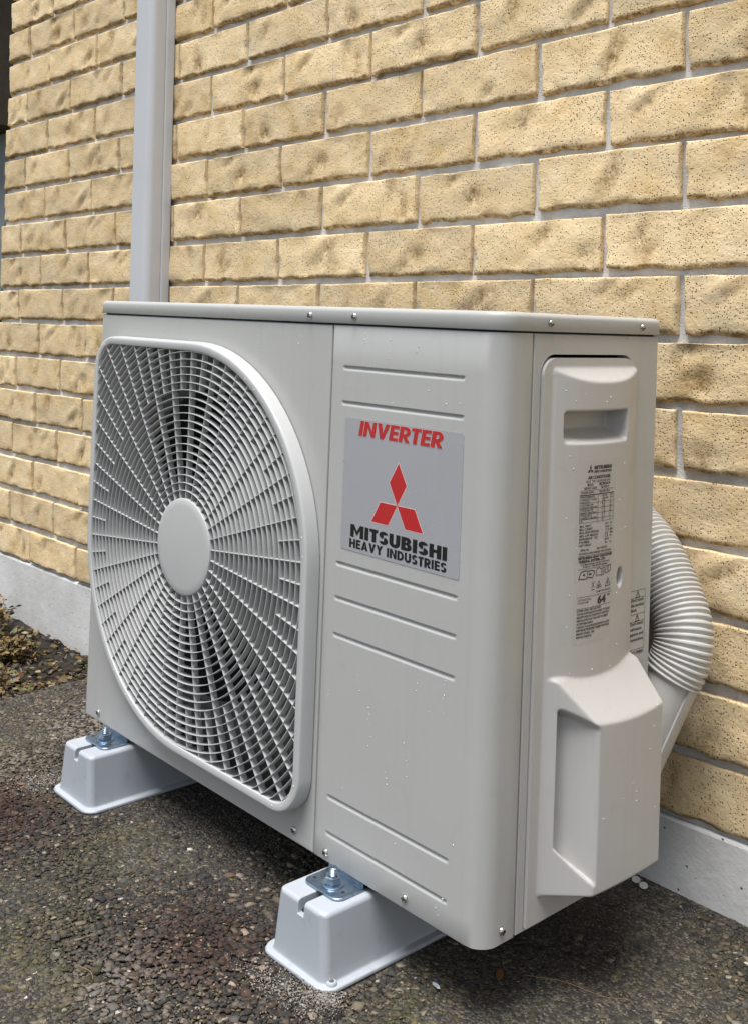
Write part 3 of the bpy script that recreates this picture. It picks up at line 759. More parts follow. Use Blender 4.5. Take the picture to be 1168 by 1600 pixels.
bk = vv[loop].copy(); bk[:, 0] = -0.014
rim2 = vv[loop].copy(); cen2 = np.array([0, 0.149, 0.29]); 
n0 = len(vv); m_ = len(loop); vv = np.concatenate([vv, bk])
sk = np.stack([loop, np.roll(loop, -1), n0+np.roll(np.arange(m_), -1), n0+np.arange(m_)], -1)
me = bpy.data.meshes.new('service_cover')
F4 = np.concatenate([ff, sk]).astype(np.int32)
me.vertices.add(len(vv)); me.vertices.foreach_set('co', vv.astype(np.float32).ravel())
me.loops.add(F4.size); me.loops.foreach_set('vertex_index', F4.ravel())
me.polygons.add(len(F4)); me.polygons.foreach_set('loop_start', np.arange(0, F4.size, 4, dtype=np.int32))
me.update(calc_edges=True); me.polygons.foreach_set('use_smooth', [True]*len(F4)); me.set_sharp_from_angle(angle=math.radians(62))
cover = obj('service_cover', me, M['cover'], unit)
MB().box((-0.034, 0.060, 0.0065), (-0.031, 0.238, 0.600)).obj('cover_gap_backing', M['gap'], unit, 0)  # black sheet that darkens the gap round the cover

# ---- screws
def screw_mesh(r=0.0043):
    m = MB(); prof = [(r, 0.0), (r, 0.0008), (r*0.93, 0.0017), (r*0.72, 0.0026), (r*0.4, 0.0031)]
    m.loft([[(x, -h, z) for x, z in circle(rr, 18)] for rr, h in prof], False, True)
    me = mesh('screw', m.v, m.f, 50); me.materials.append(M['screw']); me.materials.append(M['gap'])
    bm = bmesh.new(); bm.from_mesh(me)
    for sx, sz in ((0.62, 0.14), (0.14, 0.62)):
        q = bmesh.ops.create_cube(bm, size=1.0)
        for vt in q['verts']: vt.co = Vector((vt.co.x*2*r*sx, vt.co.y*0.001-0.0028, vt.co.z*2*r*sz))
        for fc in {fc for vt in q['verts'] for fc in vt.link_faces}: fc.material_index = 1
    bm.to_mesh(me); bm.free(); return me
SCREW = screw_mesh()
def screw(x, y, z, side=False, parent=None):
    o = bpy.data.objects.new('screw', SCREW); COL.objects.link(o); o.parent = parent or unit
    o.location = (x, y, z); o.rotation_euler = (0, random.uniform(0, 1.5), 0)
    if side: o.rotation_euler = (random.uniform(0, 1.5), 0, math.radians(90))
for x, z in ((-0.7599, 0.0136), (-0.2906, 0.0137), (-0.2333, 0.0098), (-0.1056, 0.0114)): screw(x, -0.0001, z)
for x, z in ((-0.2958, 0.6185), (-0.2167, 0.6188)): screw(x, -0.0023, z)
for y, z in ((0.0748, 0.620), (0.2429, 0.6191)): screw(0.0023, y, z, True)
screw(0.0001, 0.0312, 0.0129, True)

# ---- printed labels
def text_mesh(body, bold=0.0, shear=0.0):
    cu = bpy.data.curves.new('txt', 'FONT'); cu.body = body; cu.offset = bold; cu.shear = shear; cu.resolution_u = 3
    ob = bpy.data.objects.new('txt', cu); COL.objects.link(ob)
    dg = bpy.context.evaluated_depsgraph_get(); ev = ob.evaluated_get(dg)
    me = bpy.data.meshes.new_from_object(ev)
    v = np.array([vt.co[:2] for vt in me.vertices]); f = [tuple(p.vertices) for p in me.polygons]
    bpy.data.objects.remove(ob); bpy.data.curves.remove(cu); bpy.data.meshes.remove(me)
    return v, f
def fit_text(body, u0, u1, v0, cap, bold=0.0, shear=0.0):
    """letters stretched to run from u0 to u1, standing on v0 with the given cap height (u1 None: natural width)"""
    v, f = text_mesh(body, bold, shear)
    ref, _ = text_mesh('H', bold, 0)
    k = cap/(ref[:, 1].max()-ref[:, 1].min())
    y = v0+(v[:, 1]-ref[:, 1].min())*k
    if u1 is None: x = u0+(v[:, 0]-v[:, 0].min())*k*0.9
    else: x = u0+(v[:, 0]-v[:, 0].min())/(v[:, 0].max()-v[:, 0].min())*(u1-u0)
    return np.stack([x, y], 1), f

logo = MB().loft([[(x, y, z) for x, z in rrect(-0.2280, -0.0447, 0.3550, 0.5040, 0.003, 5)] for y in (-0.0001, -0.0004)], False, True).obj('logo_label', M['silver'], unit, 0)
def flat_print(name, v, f, y, mat, parent=logo):
    return part(name, [(a, y, b) for a, b in v], f, mat, parent, 0)

# heavy block lettering drawn stroke by stroke (every stroke a hair in front of the last)
def arcq(cx, cy, rx, ry, tx, ty, a0, a1, n=9):
    """thick elliptical arc as one closed polygon strip"""
    q = []
    for k in range(n):
        a, b = math.radians(a0+(a1-a0)*k/n), math.radians(a0+(a1-a0)*(k+1)/n)
        q.append([(cx+rx*math.cos(a), cy+ry*math.sin(a)), (cx+rx*math.cos(b), cy+ry*math.sin(b)), (cx+(rx-tx)*math.cos(b), cy+(ry-ty)*math.sin(b)), (cx+(rx-tx)*math.cos(a), cy+(ry-ty)*math.sin(a))])
    return q
def box_(x0, x1, y0, y1): return [(x0, y0), (x1, y0), (x1, y1), (x0, y1)]
def glyph(c, t=0.26, h=0.20):
    """polygons on a unit cap height, width"""
    if c == 'I': return [box_(0, t, 0, 1)], t
    if c == 'E': return [box_(0, t, 0, 1), box_(t, .60, 0, h), box_(t, .58, .40, .40+h), box_(t, .60, 1-h, 1)], .60
    if c == 'T': return [box_(.18, .18+t, 0, 1-h), box_(0, .62, 1-h, 1)], .62
    if c == 'H': return [box_(0, t, 0, 1), box_(.80-t, .80, 0, 1), box_(t, .80-t, .40, .40+h)], .80
    if c == 'N': return [box_(0, t, 0, 1), box_(.84-t, .84, 0, 1), [(t, 1), (t, .62), (.84-t, 0), (.84-t, .38)]], .84
    if c == 'M': return [box_(0, t*.95, 0, 1), box_(1.02-t*.95, 1.02, 0, 1), [(t*.95, 1), (t*.95, .60), (.51, .14), (.51, .52)], [(1.02-t*.95, 1), (.51, .52), (.51, .14), (1.02-t*.95, .60)]], 1.02
    if c == 'V': return [[(0, 1), (t*1.08, 1), (.56, .0), (.30, 0)], [(.86, 1), (.86-t*1.08, 1), (.43, .30), (.56, 0)]], .86
    if c == 'A': return [[(0, 0), (t*1.05, 0), (.56, 1), (.32, 1)], [(.88, 0), (.88-t*1.05, 0), (.44, .70), (.56, 1)], box_(.26, .62, .18, .18+h*.85)], .88
    if c == 'Y': return [[(0, 1), (t*1.15, 1), (.54, .42), (.28, .42)], [(.82, 1), (.82-t*1.15, 1), (.41, .62), (.54, .42)], box_(.28, .28+t, 0, .42)], .82
    if c == 'U': return [box_(0, t, .36, 1), box_(.78-t, .78, .36, 1)]+arcq(.39, .36, .39, .38, t, h*1.05, 180, 360), .78
    if c == 'D': return [box_(0, t, 0, 1), box_(t, .36, 0, h), box_(t, .36, 1-h, 1)]+arcq(.36, .5, .44, .5, t, h, -90, 90), .80
    if c == 'B': return [box_(0, t, 0, 1), box_(t, .42, 0, h), box_(t, .42, .42, .42+h*.8), box_(t, .42, 1-h, 1)]+arcq(.42, .29, .32, .29, t, h, -90, 90)+arcq(.40, .75, .28, .25, t, h*.9, -90, 90), .74
    if c == 'R': return [box_(0, t, 0, 1), box_(t, .40, .36, .36+h*.9), box_(t, .40, 1-h, 1)]+arcq(.40, .68, .32, .32, t, h, -90, 90)+[[(.26, .38), (.46, .44), (.76, 0), (.46, 0)]], .72
    if c == 'S': return arcq(.34, .715, .33, .285, t*1.02, h, 15, 262, 12)+arcq(.34, .285, .33, .285, t*1.02, h, 82, -165, 12), .68
    return [], .34
def block_text(name, word, x0, x1, z0, cap, y, mat, shear=0.0, t=0.26, h=0.20, gap=0.09, grow=0.0):
    polys = []; u = 0
    for c in word:
        P, w = glyph(c, t, h)
        for p_ in P: polys.append([(u+a, b) for a, b in p_])
        u += w+gap
    u -= gap; k = (x1-x0)/u; m = MB()
    for i_, p_ in enumerate(polys):
        if grow:
            ax, az = sum(q[0] for q in p_)/4, sum(q[1] for q in p_)/4
            g_ = grow/cap
            p_ = [(a+(g_*cap/k if a > ax else -g_*cap/k), b+(g_ if b > az else -g_)) for a, b in p_]
        yy = y-3e-6*(i_ % 80)
        m.add([(x0+a*k+shear*b*cap, yy, z0+b*cap) for a, b in p_], [(0, 1, 2, 3)])
    m.obj(name, mat, logo, 0)
block_text('red_lettering', 'INVERTER', -0.2040, -0.0752, 0.4852, 0.0170, -0.0007, M['red'], 0.18, gap=0.06)
block_text('lettering_edge', 'INVERTER', -0.2040, -0.0752, 0.4852, 0.0170, -0.00043, M['rim'], 0.18, gap=0.06, grow=0.0003)
block_text('black_lettering', 'MITSUBISHI', -0.2118, -0.0625, 0.3708, 0.0142, -0.0005, M['black'], 0, 0.30, 0.24, 0.07)
block_text('black_lettering', 'HEAVY INDUSTRIES', -0.2128, -0.0625, 0.3588, 0.0100, -0.0005, M['black'], 0, 0.27, 0.22, 0.09)
cx, cz, a_ = -0.1380, 0.4162, 0.0268
h_ = a_*math.sqrt(3)/2
def rhomb(e):
    A = [(cx, cz+2*h_-0.0005), (cx-a_/2, cz+h_), (cx, cz), (cx+a_/2, cz+h_)]
    B = [(cx, cz), (cx-a_, cz), (cx-1.5*a_, cz-h_), (cx-0.5*a_, cz-h_)]
    C_ = [(cx, cz), (cx+0.5*a_, cz-h_), (cx+1.5*a_, cz-h_), (cx+a_, cz)]
    out = []
    for P in (A, B, C_):
        mx_, mz_ = sum(p[0] for p in P)/4, sum(p[1] for p in P)/4
        out.append([(mx_+(x-mx_)*e, mz_+(z-mz_)*e) for x, z in P])
    return out
for q in rhomb(0.985): flat_print('red_diamond', q, [(0, 1, 2, 3)], -0.0006, M['red'])
for q in rhomb(1.06): flat_print('diamond_edge', q, [(0, 1, 2, 3)], -0.00048, M['rim'])

# rating plate on the service cover, printed text follows the curved face
class Print:
    def __init__(s): s.v = []; s.f = []
    def add(s, v, f):
        n = len(s.v); s.v += [tuple(p) for p in v]; s.f += [tuple(i+n for i in q) for q in f]
    def text(s, body, u0, u1, v0, cap, bold=0.02): s.add(*fit_text(body, u0, u1, v0, cap, bold))
    def rect(s, u0, u1, v0, v1):
        n = max(1, int((u1-u0)/0.004)); us = np.linspace(u0, u1, n+1)
        s.add([(u, v0) for u in us]+[(u, v1) for u in us], [(i, i+1, n+2+i, n+1+i) for i in range(n)])
    def line(s, p, q, w=0.0006):
        p = np.array(p); q = np.array(q); d = (q-p)/np.linalg.norm(q-p); nn = np.array((-d[1], d[0]))*w/2
        s.add([p-nn, q-nn, q+nn, p+nn], [(0, 1, 2, 3)])
    def poly(s, pts, w=0.0006):
        for a, b in zip(pts, pts[1:]+pts[:1]): s.line(a, b, w)
    def cover(s, name, off, mat, parent):
        a = np.array(s.v); x = cover_h(a[:, 0], a[:, 1])+off
        return part(name, np.stack([x, a[:, 0], a[:, 1]], 1), s.f, mat, parent, 0)
    def side(s, name, off, mat, parent):
        return part(name, [(off, a, b) for a, b in s.v], s.f, mat, parent, 0)

def sheet(p, y0, y1, z0, z1, n):
    for k in range(n): p.rect(y0, y1, z0+k*(z1-z0)/n, z0+(k+1)*(z1-z0)/n)
LY0, LY1 = 0.1120, 0.1765
lb = Print(); sheet(lb, LY0, LY1, 0.2835, 0.4760, 50)
plate = lb.cover('rating_label', 0.00012, M['film'], cover)
T = Print()
def mark(p, cx, cz, a):
    h = a*0.866
    for P in ([(cx, cz+2*h), (cx-a/2, cz+h), (cx, cz), (cx+a/2, cz+h)], [(cx, cz), (cx-a, cz), (cx-1.5*a, cz-h), (cx-.5*a, cz-h)], [(cx, cz), (cx+.5*a, cz-h), (cx+1.5*a, cz-h), (cx+a, cz)]):
        p.add(P, [(0, 1, 2, 3)])
mark(T, 0.1312, 0.4660, 0.0030)
T.text('MITSUBISHI', 0.1370, 0.1675, 0.4662, 0.0040, 0.05)
T.text('HEAVY INDUSTRIES', 0.1370, 0.1675, 0.4625, 0.0026, 0.04)
T.text('AIR CONDITIONER', 0.1275, 0.1660, 0.4562, 0.0036, 0.035)
T.text('SPLIT TYPE / OUTDOOR UNIT', 0.1250, 0.1660, 0.4525, 0.0024, 0.01)
T.text('MODEL', 0.1270, 0.1370, 0.4490, 0.0026); T.text('SRC50ZSA-W', 0.1460, 0.1660, 0.4490, 0.0029, 0.035)
T.text('SERVICE CODE', 0.1220, 0.1420, 0.4456, 0.0024); T.text('SRC50ZSA-W', 0.1490, 0.1640, 0.4456, 0.0024)
T.rect(0.1165, 0.1735, 0.4442, 0.4446)
T.text('POWER SUPPLY', 0.1180, 0.1380, 0.4412, 0.0022); T.text('220-240V 50Hz', 0.1460, 0.1650, 0.4412, 0.0022)
T.rect(0.1165, 0.1735, 0.4392, 0.4402)
for q in (0.4310, 0.4252, 0.4196, 0.4140, 0.4105): T.rect(0.1165, 0.1735, q, q+0.0004)
for q in (0.1167, 0.1450, 0.1733): T.line((q, 0.4105), (q, 0.4400), 0.00045)
for k, (a, b, c) in enumerate((('PERFORMANCE', 'AS NZ', 'T1H'), ('CAPACITY COND.', 'AS/NZS', 'T1H'), ('VOLTAGE', '230', 'V'), ('COOLING kW', '5.0', 'kW'), ('CAPACITY HEATING', '5.8', 'kW'), ('COOLING kW', '1.3', 'kW'), ('INPUT HEATING', '1.3', 'kW'), ('COOLING A', '5.7', 'A'), ('CURRENT HEATING', '5.7', 'A'), ('AC', '15', 'A'))):
    q = 0.4366-k*0.00279
    T.text(a, 0.1180, 0.1180+min(0.0255, 0.0019*len(a)), q, 0.0020); T.text(b, 0.1520, 0.1520+0.0018*len(b), q, 0.0020); T.text(c, 0.1660, 0.1660+0.0017*len(c), q, 0.0020)
for k, (a, b, c) in enumerate((('MAX. INPUT', '2.9', 'kW'), ('MAX. CURRENT', '14.5', 'A'), ('MAX. HIGH PRESSURE', '4.15', 'MPa'), ('MAX. LOW PRESSURE', '2.2', 'MPa'), ('REFRIGERANT   R32', '1.3', 'kg'), ('IP NUMBER', 'IPX4', ''), ('UNIT WEIGHT', '45', 'kg'))):
    q = 0.4060-k*0.00335
    T.text(a, 0.1172, 0.1172+0.00168*len(a), q, 0.0023); T.text(b, 0.1590, 0.1590+0.0018*len(b), q, 0.0023)
    if c: T.text(c, 0.1680, 0.1680+0.0018*len(c), q, 0.0023)
T.text('SERIAL NO.', 0.1195, 0.1325, 0.3810, 0.0023); T.text('201100423', 0.1450, 0.1630, 0.3810, 0.0023)
T.text('SEE INSTALLATION MANUAL FOR OUTDOOR', 0.1175, 0.1715, 0.3772, 0.0022)
T.rect(0.1165, 0.1735, 0.3756, 0.3760)
T.text('MITSUBISHI HEAVY INDUSTRIES', 0.1170, 0.1730, 0.3722, 0.0028, 0.05); T.text('THERMAL SYSTEMS, LTD.', 0.1170, 0.1610, 0.3687, 0.0028, 0.05)
T.text('2-3 Marunouchi 3-chome Chiyoda-ku', 0.1210, 0.1690, 0.3660, 0.0020); T.text('Tokyo 100-8332 Japan', 0.1230, 0.1650, 0.3634, 0.0020)
T.rect(0.1165, 0.1735, 0.3618, 0.3622)
T.poly([(0.1180, 0.3520), (0.1215, 0.3592), (0.1290, 0.3602), (0.1318, 0.3592), (0.1370, 0.3600), (0.1432, 0.3582), (0.1395, 0.3515), (0.1330, 0.3530), (0.1285, 0.3515)], 0.0010)
T.line((0.1318, 0.3592), (0.1297, 0.3520), 0.0007); T.rect(0.1245, 0.1275, 0.3550, 0.3568); T.rect(0.1330, 0.1375, 0.3550, 0.3568)
T.poly([(0.1455, 0.3525), (0.1455, 0.3597), (0.1500, 0.3610), (0.1547, 0.3594), (0.1595, 0.3608), (0.1595, 0.3535), (0.1547, 0.3521), (0.1500, 0.3537)], 0.0007)
T.line((0.1547, 0.3594), (0.1547, 0.3521), 0.0006); T.rect(0.1566, 0.1577, 0.3545, 0.3572); T.rect(0.1566, 0.1577, 0.3578, 0.3586)
T.poly([(0.1620, 0.3535), (0.1620, 0.3602), (0.1664, 0.3612), (0.1664, 0.3546)], 0.0007); T.poly([(0.1668, 0.3546), (0.1668, 0.3614), (0.1712, 0.3620), (0.1712, 0.3556)], 0.0007)
T.line((0.1385, 0.3475), (0.1430, 0.3405), 0.0006); T.line((0.1430, 0.3475), (0.1385, 0.3405), 0.0006); T.rect(0.1387, 0.1430, 0.3384, 0.3392)
T.poly([(0.1465, 0.3400), (0.1507, 0.3470), (0.1553, 0.3404)], 0.0007); T.rect(0.1496, 0.1518, 0.3410, 0.3432)
T.poly([(0.1622, 0.3395), (0.1668, 0.3482), (0.1720, 0.3402)], 0.0008); T.rect(0.1662, 0.1676, 0.3415, 0.3448)
T.text('Contains fluorinated gas', 0.1460, 0.1725, 0.3352, 0.0020)
T.rect(0.1165, 0.1735, 0.3326, 0.3330)
T.text('OUTDOOR SOUND', 0.1180, 0.1380, 0.3288, 0.0021, 0.0); T.text('POWER LEVEL', 0.1180, 0.1345, 0.3258, 0.0021, 0.0)
T.text('64', 0.1490, 0.1640, 0.3226, 0.0086, 0.045); T.text('dB(A)', 0.1660, 0.1715, 0.3292, 0.0020)
T.rect(0.1165, 0.1735, 0.3206, 0.3210)
for k, a in enumerate(('LOWER LEVELS ARE LESS NOISY', 'THE LEVEL SHOWN ABOVE MAY BE SUBJECT TO CHANGE', 'MEASURED UNDER TEST CONDITIONS AT THE PROPERTY', 'INSTALLATION OF THIS UNIT IS SUBJECT', 'ACCEPTABLE LIMITS', 'CONSULT YOUR SUPPLIER BEFORE INSTALLATION', 'ELECTRICAL WORK MUST COMPLY WITH RULES', 'MANUFACTURED   2020', 'MADE IN THAILAND')):
    q = 0.3178-k*0.00345
    T.text(a, 0.1172, 0.1172+min(0.0545, 0.00145*len(a)), q, 0.0022, 0.03)
T.rect(0.1172, 0.1715, 0.2990, 0.2994)
T.cover('label_print', 0.00040, M['ink'], plate)

# caution label beside the cover
cl = MB().loft([[(x, y, z) for y, z in rrect(0.2378, 0.2692, 0.2380, 0.3195, 0.001, 3)] for x in (0.0001, 0.0003)], False, True).obj('caution_label', M['film'], unit, 0)
Q = Print(); a0, a1 = 0.2388, 0.2682
Q.poly([(a0, 0.2515), (a1, 0.2515), (a1, 0.3185), (a0, 0.3185)], 0.0005)
for q in (0.3100, 0.2915, 0.2832): Q.line((a0, q), (a1, q), 0.0005)
for q in (0.3106, 0.2838):
    Q.poly([(0.2492, q), (0.2532, q+0.0072), (0.2575, q)], 0.0007); Q.line((0.2536, q+0.0055), (0.2530, q+0.0014), 0.0009)
for q, a, w in ((0.3058, "Don't touch", .025), (0.3002, 'the terminal', .0255), (0.2946, 'block.', .012), (0.2790, "Don't touch", .025), (0.2730, 'refrigerant', .0225), (0.2672, 'pipings and', .0255), (0.2612, 'connections.', .0270), (0.2460, 'RKY-99001', .0270)):
    Q.text(a, 0.2402, 0.2402+w, q, 0.0038, 0.02)
Q.side('label_print', 0.0006, M['ink'], cl)

# ---- rain drops clinging to the panels
dp = []; r_ = np.random.default_rng(12)
def run(x, z, n, face):
    for k in range(n): dp.append((face, x+r_.normal(0, 0.0012), z-k*r_.uniform(0.004, 0.009), r_.uniform(0.0004, 0.0008)))
for x, z, n in ((-0.62, 0.60, 3), (-0.55, 0.585, 4), (-0.40, 0.59, 5), (-0.32, 0.60, 3), (-0.20, 0.60, 3), (-0.16, 0.595, 4), (-0.115, 0.59, 2), (-0.07, 0.42, 5), (-0.19, 0.41, 2), (-0.10, 0.245, 4), (-0.19, 0.22, 3), (-0.17, 0.19, 6), (-0.11, 0.16, 4), (-0.14, 0.13, 3), (-0.06, 0.25, 5), (-0.24, 0.19, 2), (-0.12, 0.07, 2), (-0.06, 0.02, 2), (-0.21, 0.09, 1)): run(x, z, n, 'f')
for k in range(12): dp.append(('f', r_.uniform(-0.245, -0.03), r_.uniform(0.02, 0.6), r_.uniform(0.0004, 0.0008)))
for k in range(85):
    y = r_.uniform(0.088, 0.225); z = r_.uniform(0.06, 0.555)
    if 0.094 < y < 0.2 and 0.49 < z < 0.53: continue
    if 0.09 < y < 0.125 and z < 0.235: continue
    dp.append(('c', y, z, r_.uniform(0.0004, 0.0009)))
for k in range(26): dp.append(('g', r_.uniform(0, 1), 0, r_.uniform(0.0005, 0.0010)))
DM = MB(); out_ = guard_outline(0.0085)
for face, a, b, r in dp:
    if face == 'f': o_, n_ = Vector((a, 0, b)), Vector((0, -1, 0))
    elif face == 'g': q = out_[int(a*len(out_))]; o_, n_ = Vector((q[0], GY, q[1])), Vector((0, -1, 0))
    else: o_, n_ = Vector((float(cover_h(a, b)), a, b)), Vector((1, 0, 0))
    t_ = Vector((0, 0, 1)); s_ = n_.cross(t_)
    loops = []
    for h, k in ((0.0, 1.0), (0.35, 0.92), (0.6, 0.65), (0.72, 0.25)):
        loops.append([tuple(o_+n_*(h*r)+s_*(k*r*math.cos(g_))+t_*(k*r*1.15*math.sin(g_))) for g_ in np.linspace(0, 2*math.pi, 8, endpoint=False)])
    DM.loft(loops, True, True)
tag(DM.obj('rain_drops', M['water'], unit, 80), kind='stuff')

# ---- feet of the unit
def foot(xc):
    m = MB(); zt, zb = -0.0052, -0.0078
    m.loft([[(x, y, z) for x, y in rrect(xc-0.0300, xc+0.0300, -0.0385, 0.0300, (0.011, 0.011, 0.002, 0.002), 6)] for z in (zb, zt)])
    o = m.obj('mounting_foot', M['zinc'], unit, 40, 0.0008)
    m = MB(); m.box((xc-0.0300, 0.0005, zt), (xc+0.028, 0.0020, -0.0005)); m.obj('foot_flange', M['zinc'], o, 0, 0.0004)
    for dx, dy in ((-0.022, -0.026), (0.021, -0.022)): MB().loft([[(xc+dx+x, dy+y, z) for x, y in circle(0.0022, 14)] for z in (zt-0.0001, zt+0.0007)]).obj('foot_hole', M['gap'], o, 0)
    m = MB(); m.loft([[(x, y, z) for x, y in rrect(xc-0.0265, xc+0.0265, -0.0350, -0.004, (0.008, 0.008, 0.004, 0.004), 6)] for z in (zt, zt+0.0004)]); m.obj('foot_rim', M['zinc'], o, 0)
FX = (-0.1985, -0.7040)
for xc in FX: foot(xc)

# ------------------------------------------------------------------ mounting blocks under the unit
def block(xc, label, with_screw):
    gzc = float(gz(xc, 0.12))-ZO-(-0.01547*xc)          # ground height in the unit's frame at this foot
    zb, zt = gzc+0.0006, -0.0082
    root = empty('mounting_block', (0, 0, ZO), UROT); tag(root, label, 'mounting block', 'plastic blocks under the unit')
    m = MB(); L = []
    def lv(hw, y0, y1, z, r): return [(x, y, z) for x, y in rrect(xc-hw, xc+hw, y0, y1, r, 8)]
    L += [lv(0.0565, -0.0735, 0.350, zb, 0.019), lv(0.0570, -0.0740, 0.3505, zb+0.0025, 0.019), lv(0.0560, -0.0730, 0.3495, zb+0.0048, 0.019), lv(0.0480, -0.0675, 0.3425, zb+0.0053, 0.012), lv(0.0462, -0.0660, 0.3410, zb+0.0072, 0.0105)]
    L += [lv(0.0395, -0.0640, 0.338, zt-0.0050, 0.0090), lv(0.0385, -0.0632, 0.337, zt-0.0020, 0.0085), lv(0.0362, -0.0608, 0.3345, zt-0.0003, 0.0075), lv(0.0345, -0.0590, 0.3330, zt, 0.0068)]
    m.loft(L)
    body = m.obj('block_body', M['pvc'], root, 50)
    # open the fixing channel along the top
    cm = MB().box((xc-0.0050+0.001, -0.09, zt-0.0150), (xc+0.0050+0.001, 0.36, zt+0.01))
    cut = cm.obj('cut', None, None, 0); cut.location = (0, 0, ZO); cut.rotation_euler = UROT
    bo = body.modifiers.new('slot', 'BOOLEAN'); bo.operation = 'DIFFERENCE'; bo.object = cut; bo.solver = 'EXACT'
    bpy.context.view_layer.update()
    dg = bpy.context.evaluated_depsgraph_get(); me = bpy.data.meshes.new_from_object(body.evaluated_get(dg))
    body.modifiers.clear(); body.data = me
    me.polygons.foreach_set('use_smooth', [True]*len(me.polygons)); me.set_sharp_from_angle(angle=math.radians(40))
    while len(me.materials) > 1: me.materials.pop()
    bpy.data.objects.remove(cut)
    bv = body.modifiers.new('bevel', 'BEVEL'); bv.width = 0.0009; bv.segments = 2; bv.limit_method = 'ANGLE'; bv.angle_limit = math.radians(50)
    wnm = body.modifiers.new('normals', 'WEIGHTED_NORMAL'); wnm.keep_sharp = True; wnm.weight = 80
    MB().box((xc-0.0038, -0.058, zt-0.0149), (xc+0.0058, 0.33, zt-0.0125)).obj('channel_floor', M['gap'], root, 0)  # black strip that darkens the floor of the slot
    # stud, washer, nut
    by = -0.0195; z0 = -0.0050
    st = MB(); lo = []
    for k in range(40):
        z = z0-0.008+k*0.0007; q = 0.0046+0.00045*(1 if k % 2 else -1)
        if k >= 38: q = 0.0036
        lo.append([(xc+0.001+x, by+y, z) for x, y in circle(q, 16)])
    st.loft(lo).obj('stud', M['zinc'], root, 30)
    MB().loft([[(xc+0.001+x, by+y, z) for x, y in circle(q, 28)] for q, z in ((0.0128, z0+0.0005), (0.0130, z0+0.0011), (0.0127, z0+0.0018))]).obj('washer', M['zinc'], root, 40)
    MB().loft([[(xc+0.001+x, by+y, z) for x, y in circle(q, 6, 0, 0, 0.3)] for q, z in ((0.0088, z0+0.0019), (0.0095, z0+0.0028), (0.0095, z0+0.0092), (0.0086, z0+0.0101))]).obj('nut', M['zinc'], root, 20)
    zf = zb+0.0052
    if with_screw:
        m = MB().loft([[(xc+0.0475+x, -0.0575+y, z) for x, y in circle(q, 20)] for q, z in ((0.0058, zf-0.001), (0.0058, zf+0.0018), (0.0048, zf+0.0030))]); m.obj('anchor_screw', M['pvc'], root, 40)
        MB().loft([[(xc+0.0475+x, -0.0575+y, z) for x, y in circle(q, 12)] for q, z in ((0.0030, zf+0.00305), (0.0028, zf+0.0036))]).obj('screw_head', M['screw'], root, 0)
    else:
        MB().loft([[(xc+0.046+x, -0.040+y, z) for x, y in circle(0.0022, 12)] for z in (zf-0.001, zf+0.0004)]).obj('screw_hole', M['gap'], root, 0)
    return root
block(FX[0], 'pale blue grey plastic mounting block with white screw in its flange, nearest the camera', True)
block(FX[1], 'pale blue grey plastic mounting block under the fan end, near the leaf litter', False)

# drill dust at the flanges
def dust(name, label, spots, n, seed):
    r = np.random.default_rng(seed); P = []
    for (x, y, sx, sy, w) in spots: P.append(np.stack([r.normal(x, sx, int(n*w)), r.normal(y, sy, int(n*w))], 1))
    P = np.concatenate(P); q = np.exp(r.normal(math.log(0.0005), 0.45, len(P)))
    c = np.array([[0.30, 0.27, 0.235]])*r.uniform(0.55, 1.1, (len(P), 1))
    tag(scatter_mesh(name, np.column_stack([P, gz(P[:, 0], P[:, 1])+0.0022+r.uniform(0, 0.0016, len(P))]), np.stack([q, q, q*0.7], 1), c, M['dust'], None, seed), label, 'dust', None, 'stuff')
dust('drill_dust', 'pale drill dust beside the anchor screw of the near block', [(-0.142, -0.072, 0.011, 0.008, 0.5), (-0.165, -0.094, 0.030, 0.012, 0.5), (-0.20, -0.104, 0.030, 0.012, 0.25)], 1500, 41)
dust('drill_dust', 'pale drill dust at the left corner of the far block', [(-0.778, -0.055, 0.018, 0.018, 0.6), (-0.780, -0.085, 0.022, 0.016, 0.4)], 1100, 42)

# ------------------------------------------------------------------ flexible conduit between wall and unit
con = empty('flexible_conduit', (0.0, 0.35, ZO)); tag(con, 'ribbed cream white flexible conduit curving out behind the unit to the wall', 'conduit')
CP = np.array([(-0.30, 0.052, 0.455), (-0.20, 0.046, 0.440), (-0.135, 0.036, 0.407), (-0.0823, 0.024, 0.3699), (-0.0383, 0.012, 0.3365), (0.0037, -0.004, 0.2822), (0.0165, -0.013, 0.2538), (0.0160, -0.020, 0.2290), (0.0085, -0.0275, 0.2065)])
def catmull(P, n):
    P = np.vstack([2*P[0]-P[1], P, 2*P[-1]-P[-2]]); out = []
    for i in range(1, len(P)-2):
        for t in np.linspace(0, 1, n, endpoint=False):
            a, b, c, d = P[i-1:i+3]
            out.append(0.5*((2*b)+(-a+c)*t+(2*a-5*b+4*c-d)*t*t+(-a+3*b-3*c+d)*t**3))
    out.append(P[-2]); return np.array(out)
path = catmull(CP, 60)
seg = np.r_[0, np.cumsum(np.linalg.norm(np.diff(path, axis=0), axis=1))]
pitch = 0.0058; sub = 10; npts = int(seg[-1]/pitch*sub)
ss = np.linspace(0, seg[-1], npts); pts = np.stack([np.interp(ss, seg, path[:, k]) for k in range(3)], 1)
tan = np.gradient(pts, axis=0); tan /= np.linalg.norm(tan, axis=1)[:, None]
loops = []
for k in range(npts):
    t_ = tan[k]; a = np.cross(t_, (0, 1, 0)); a /= np.linalg.norm(a); b = np.cross(t_, a)
    ph = (k % sub)/sub; w = min(1.0, max(0.0, 0.52+1.1*math.cos(2*math.pi*ph))); R_ = 0.0314+0.0035*w*w*(3-2*w)
    loops.append([tuple(pts[k]+R_*(a*math.cos(g_)+b*math.sin(g_))) for g_ in np.linspace(0, 2*math.pi, 40, endpoint=False)])
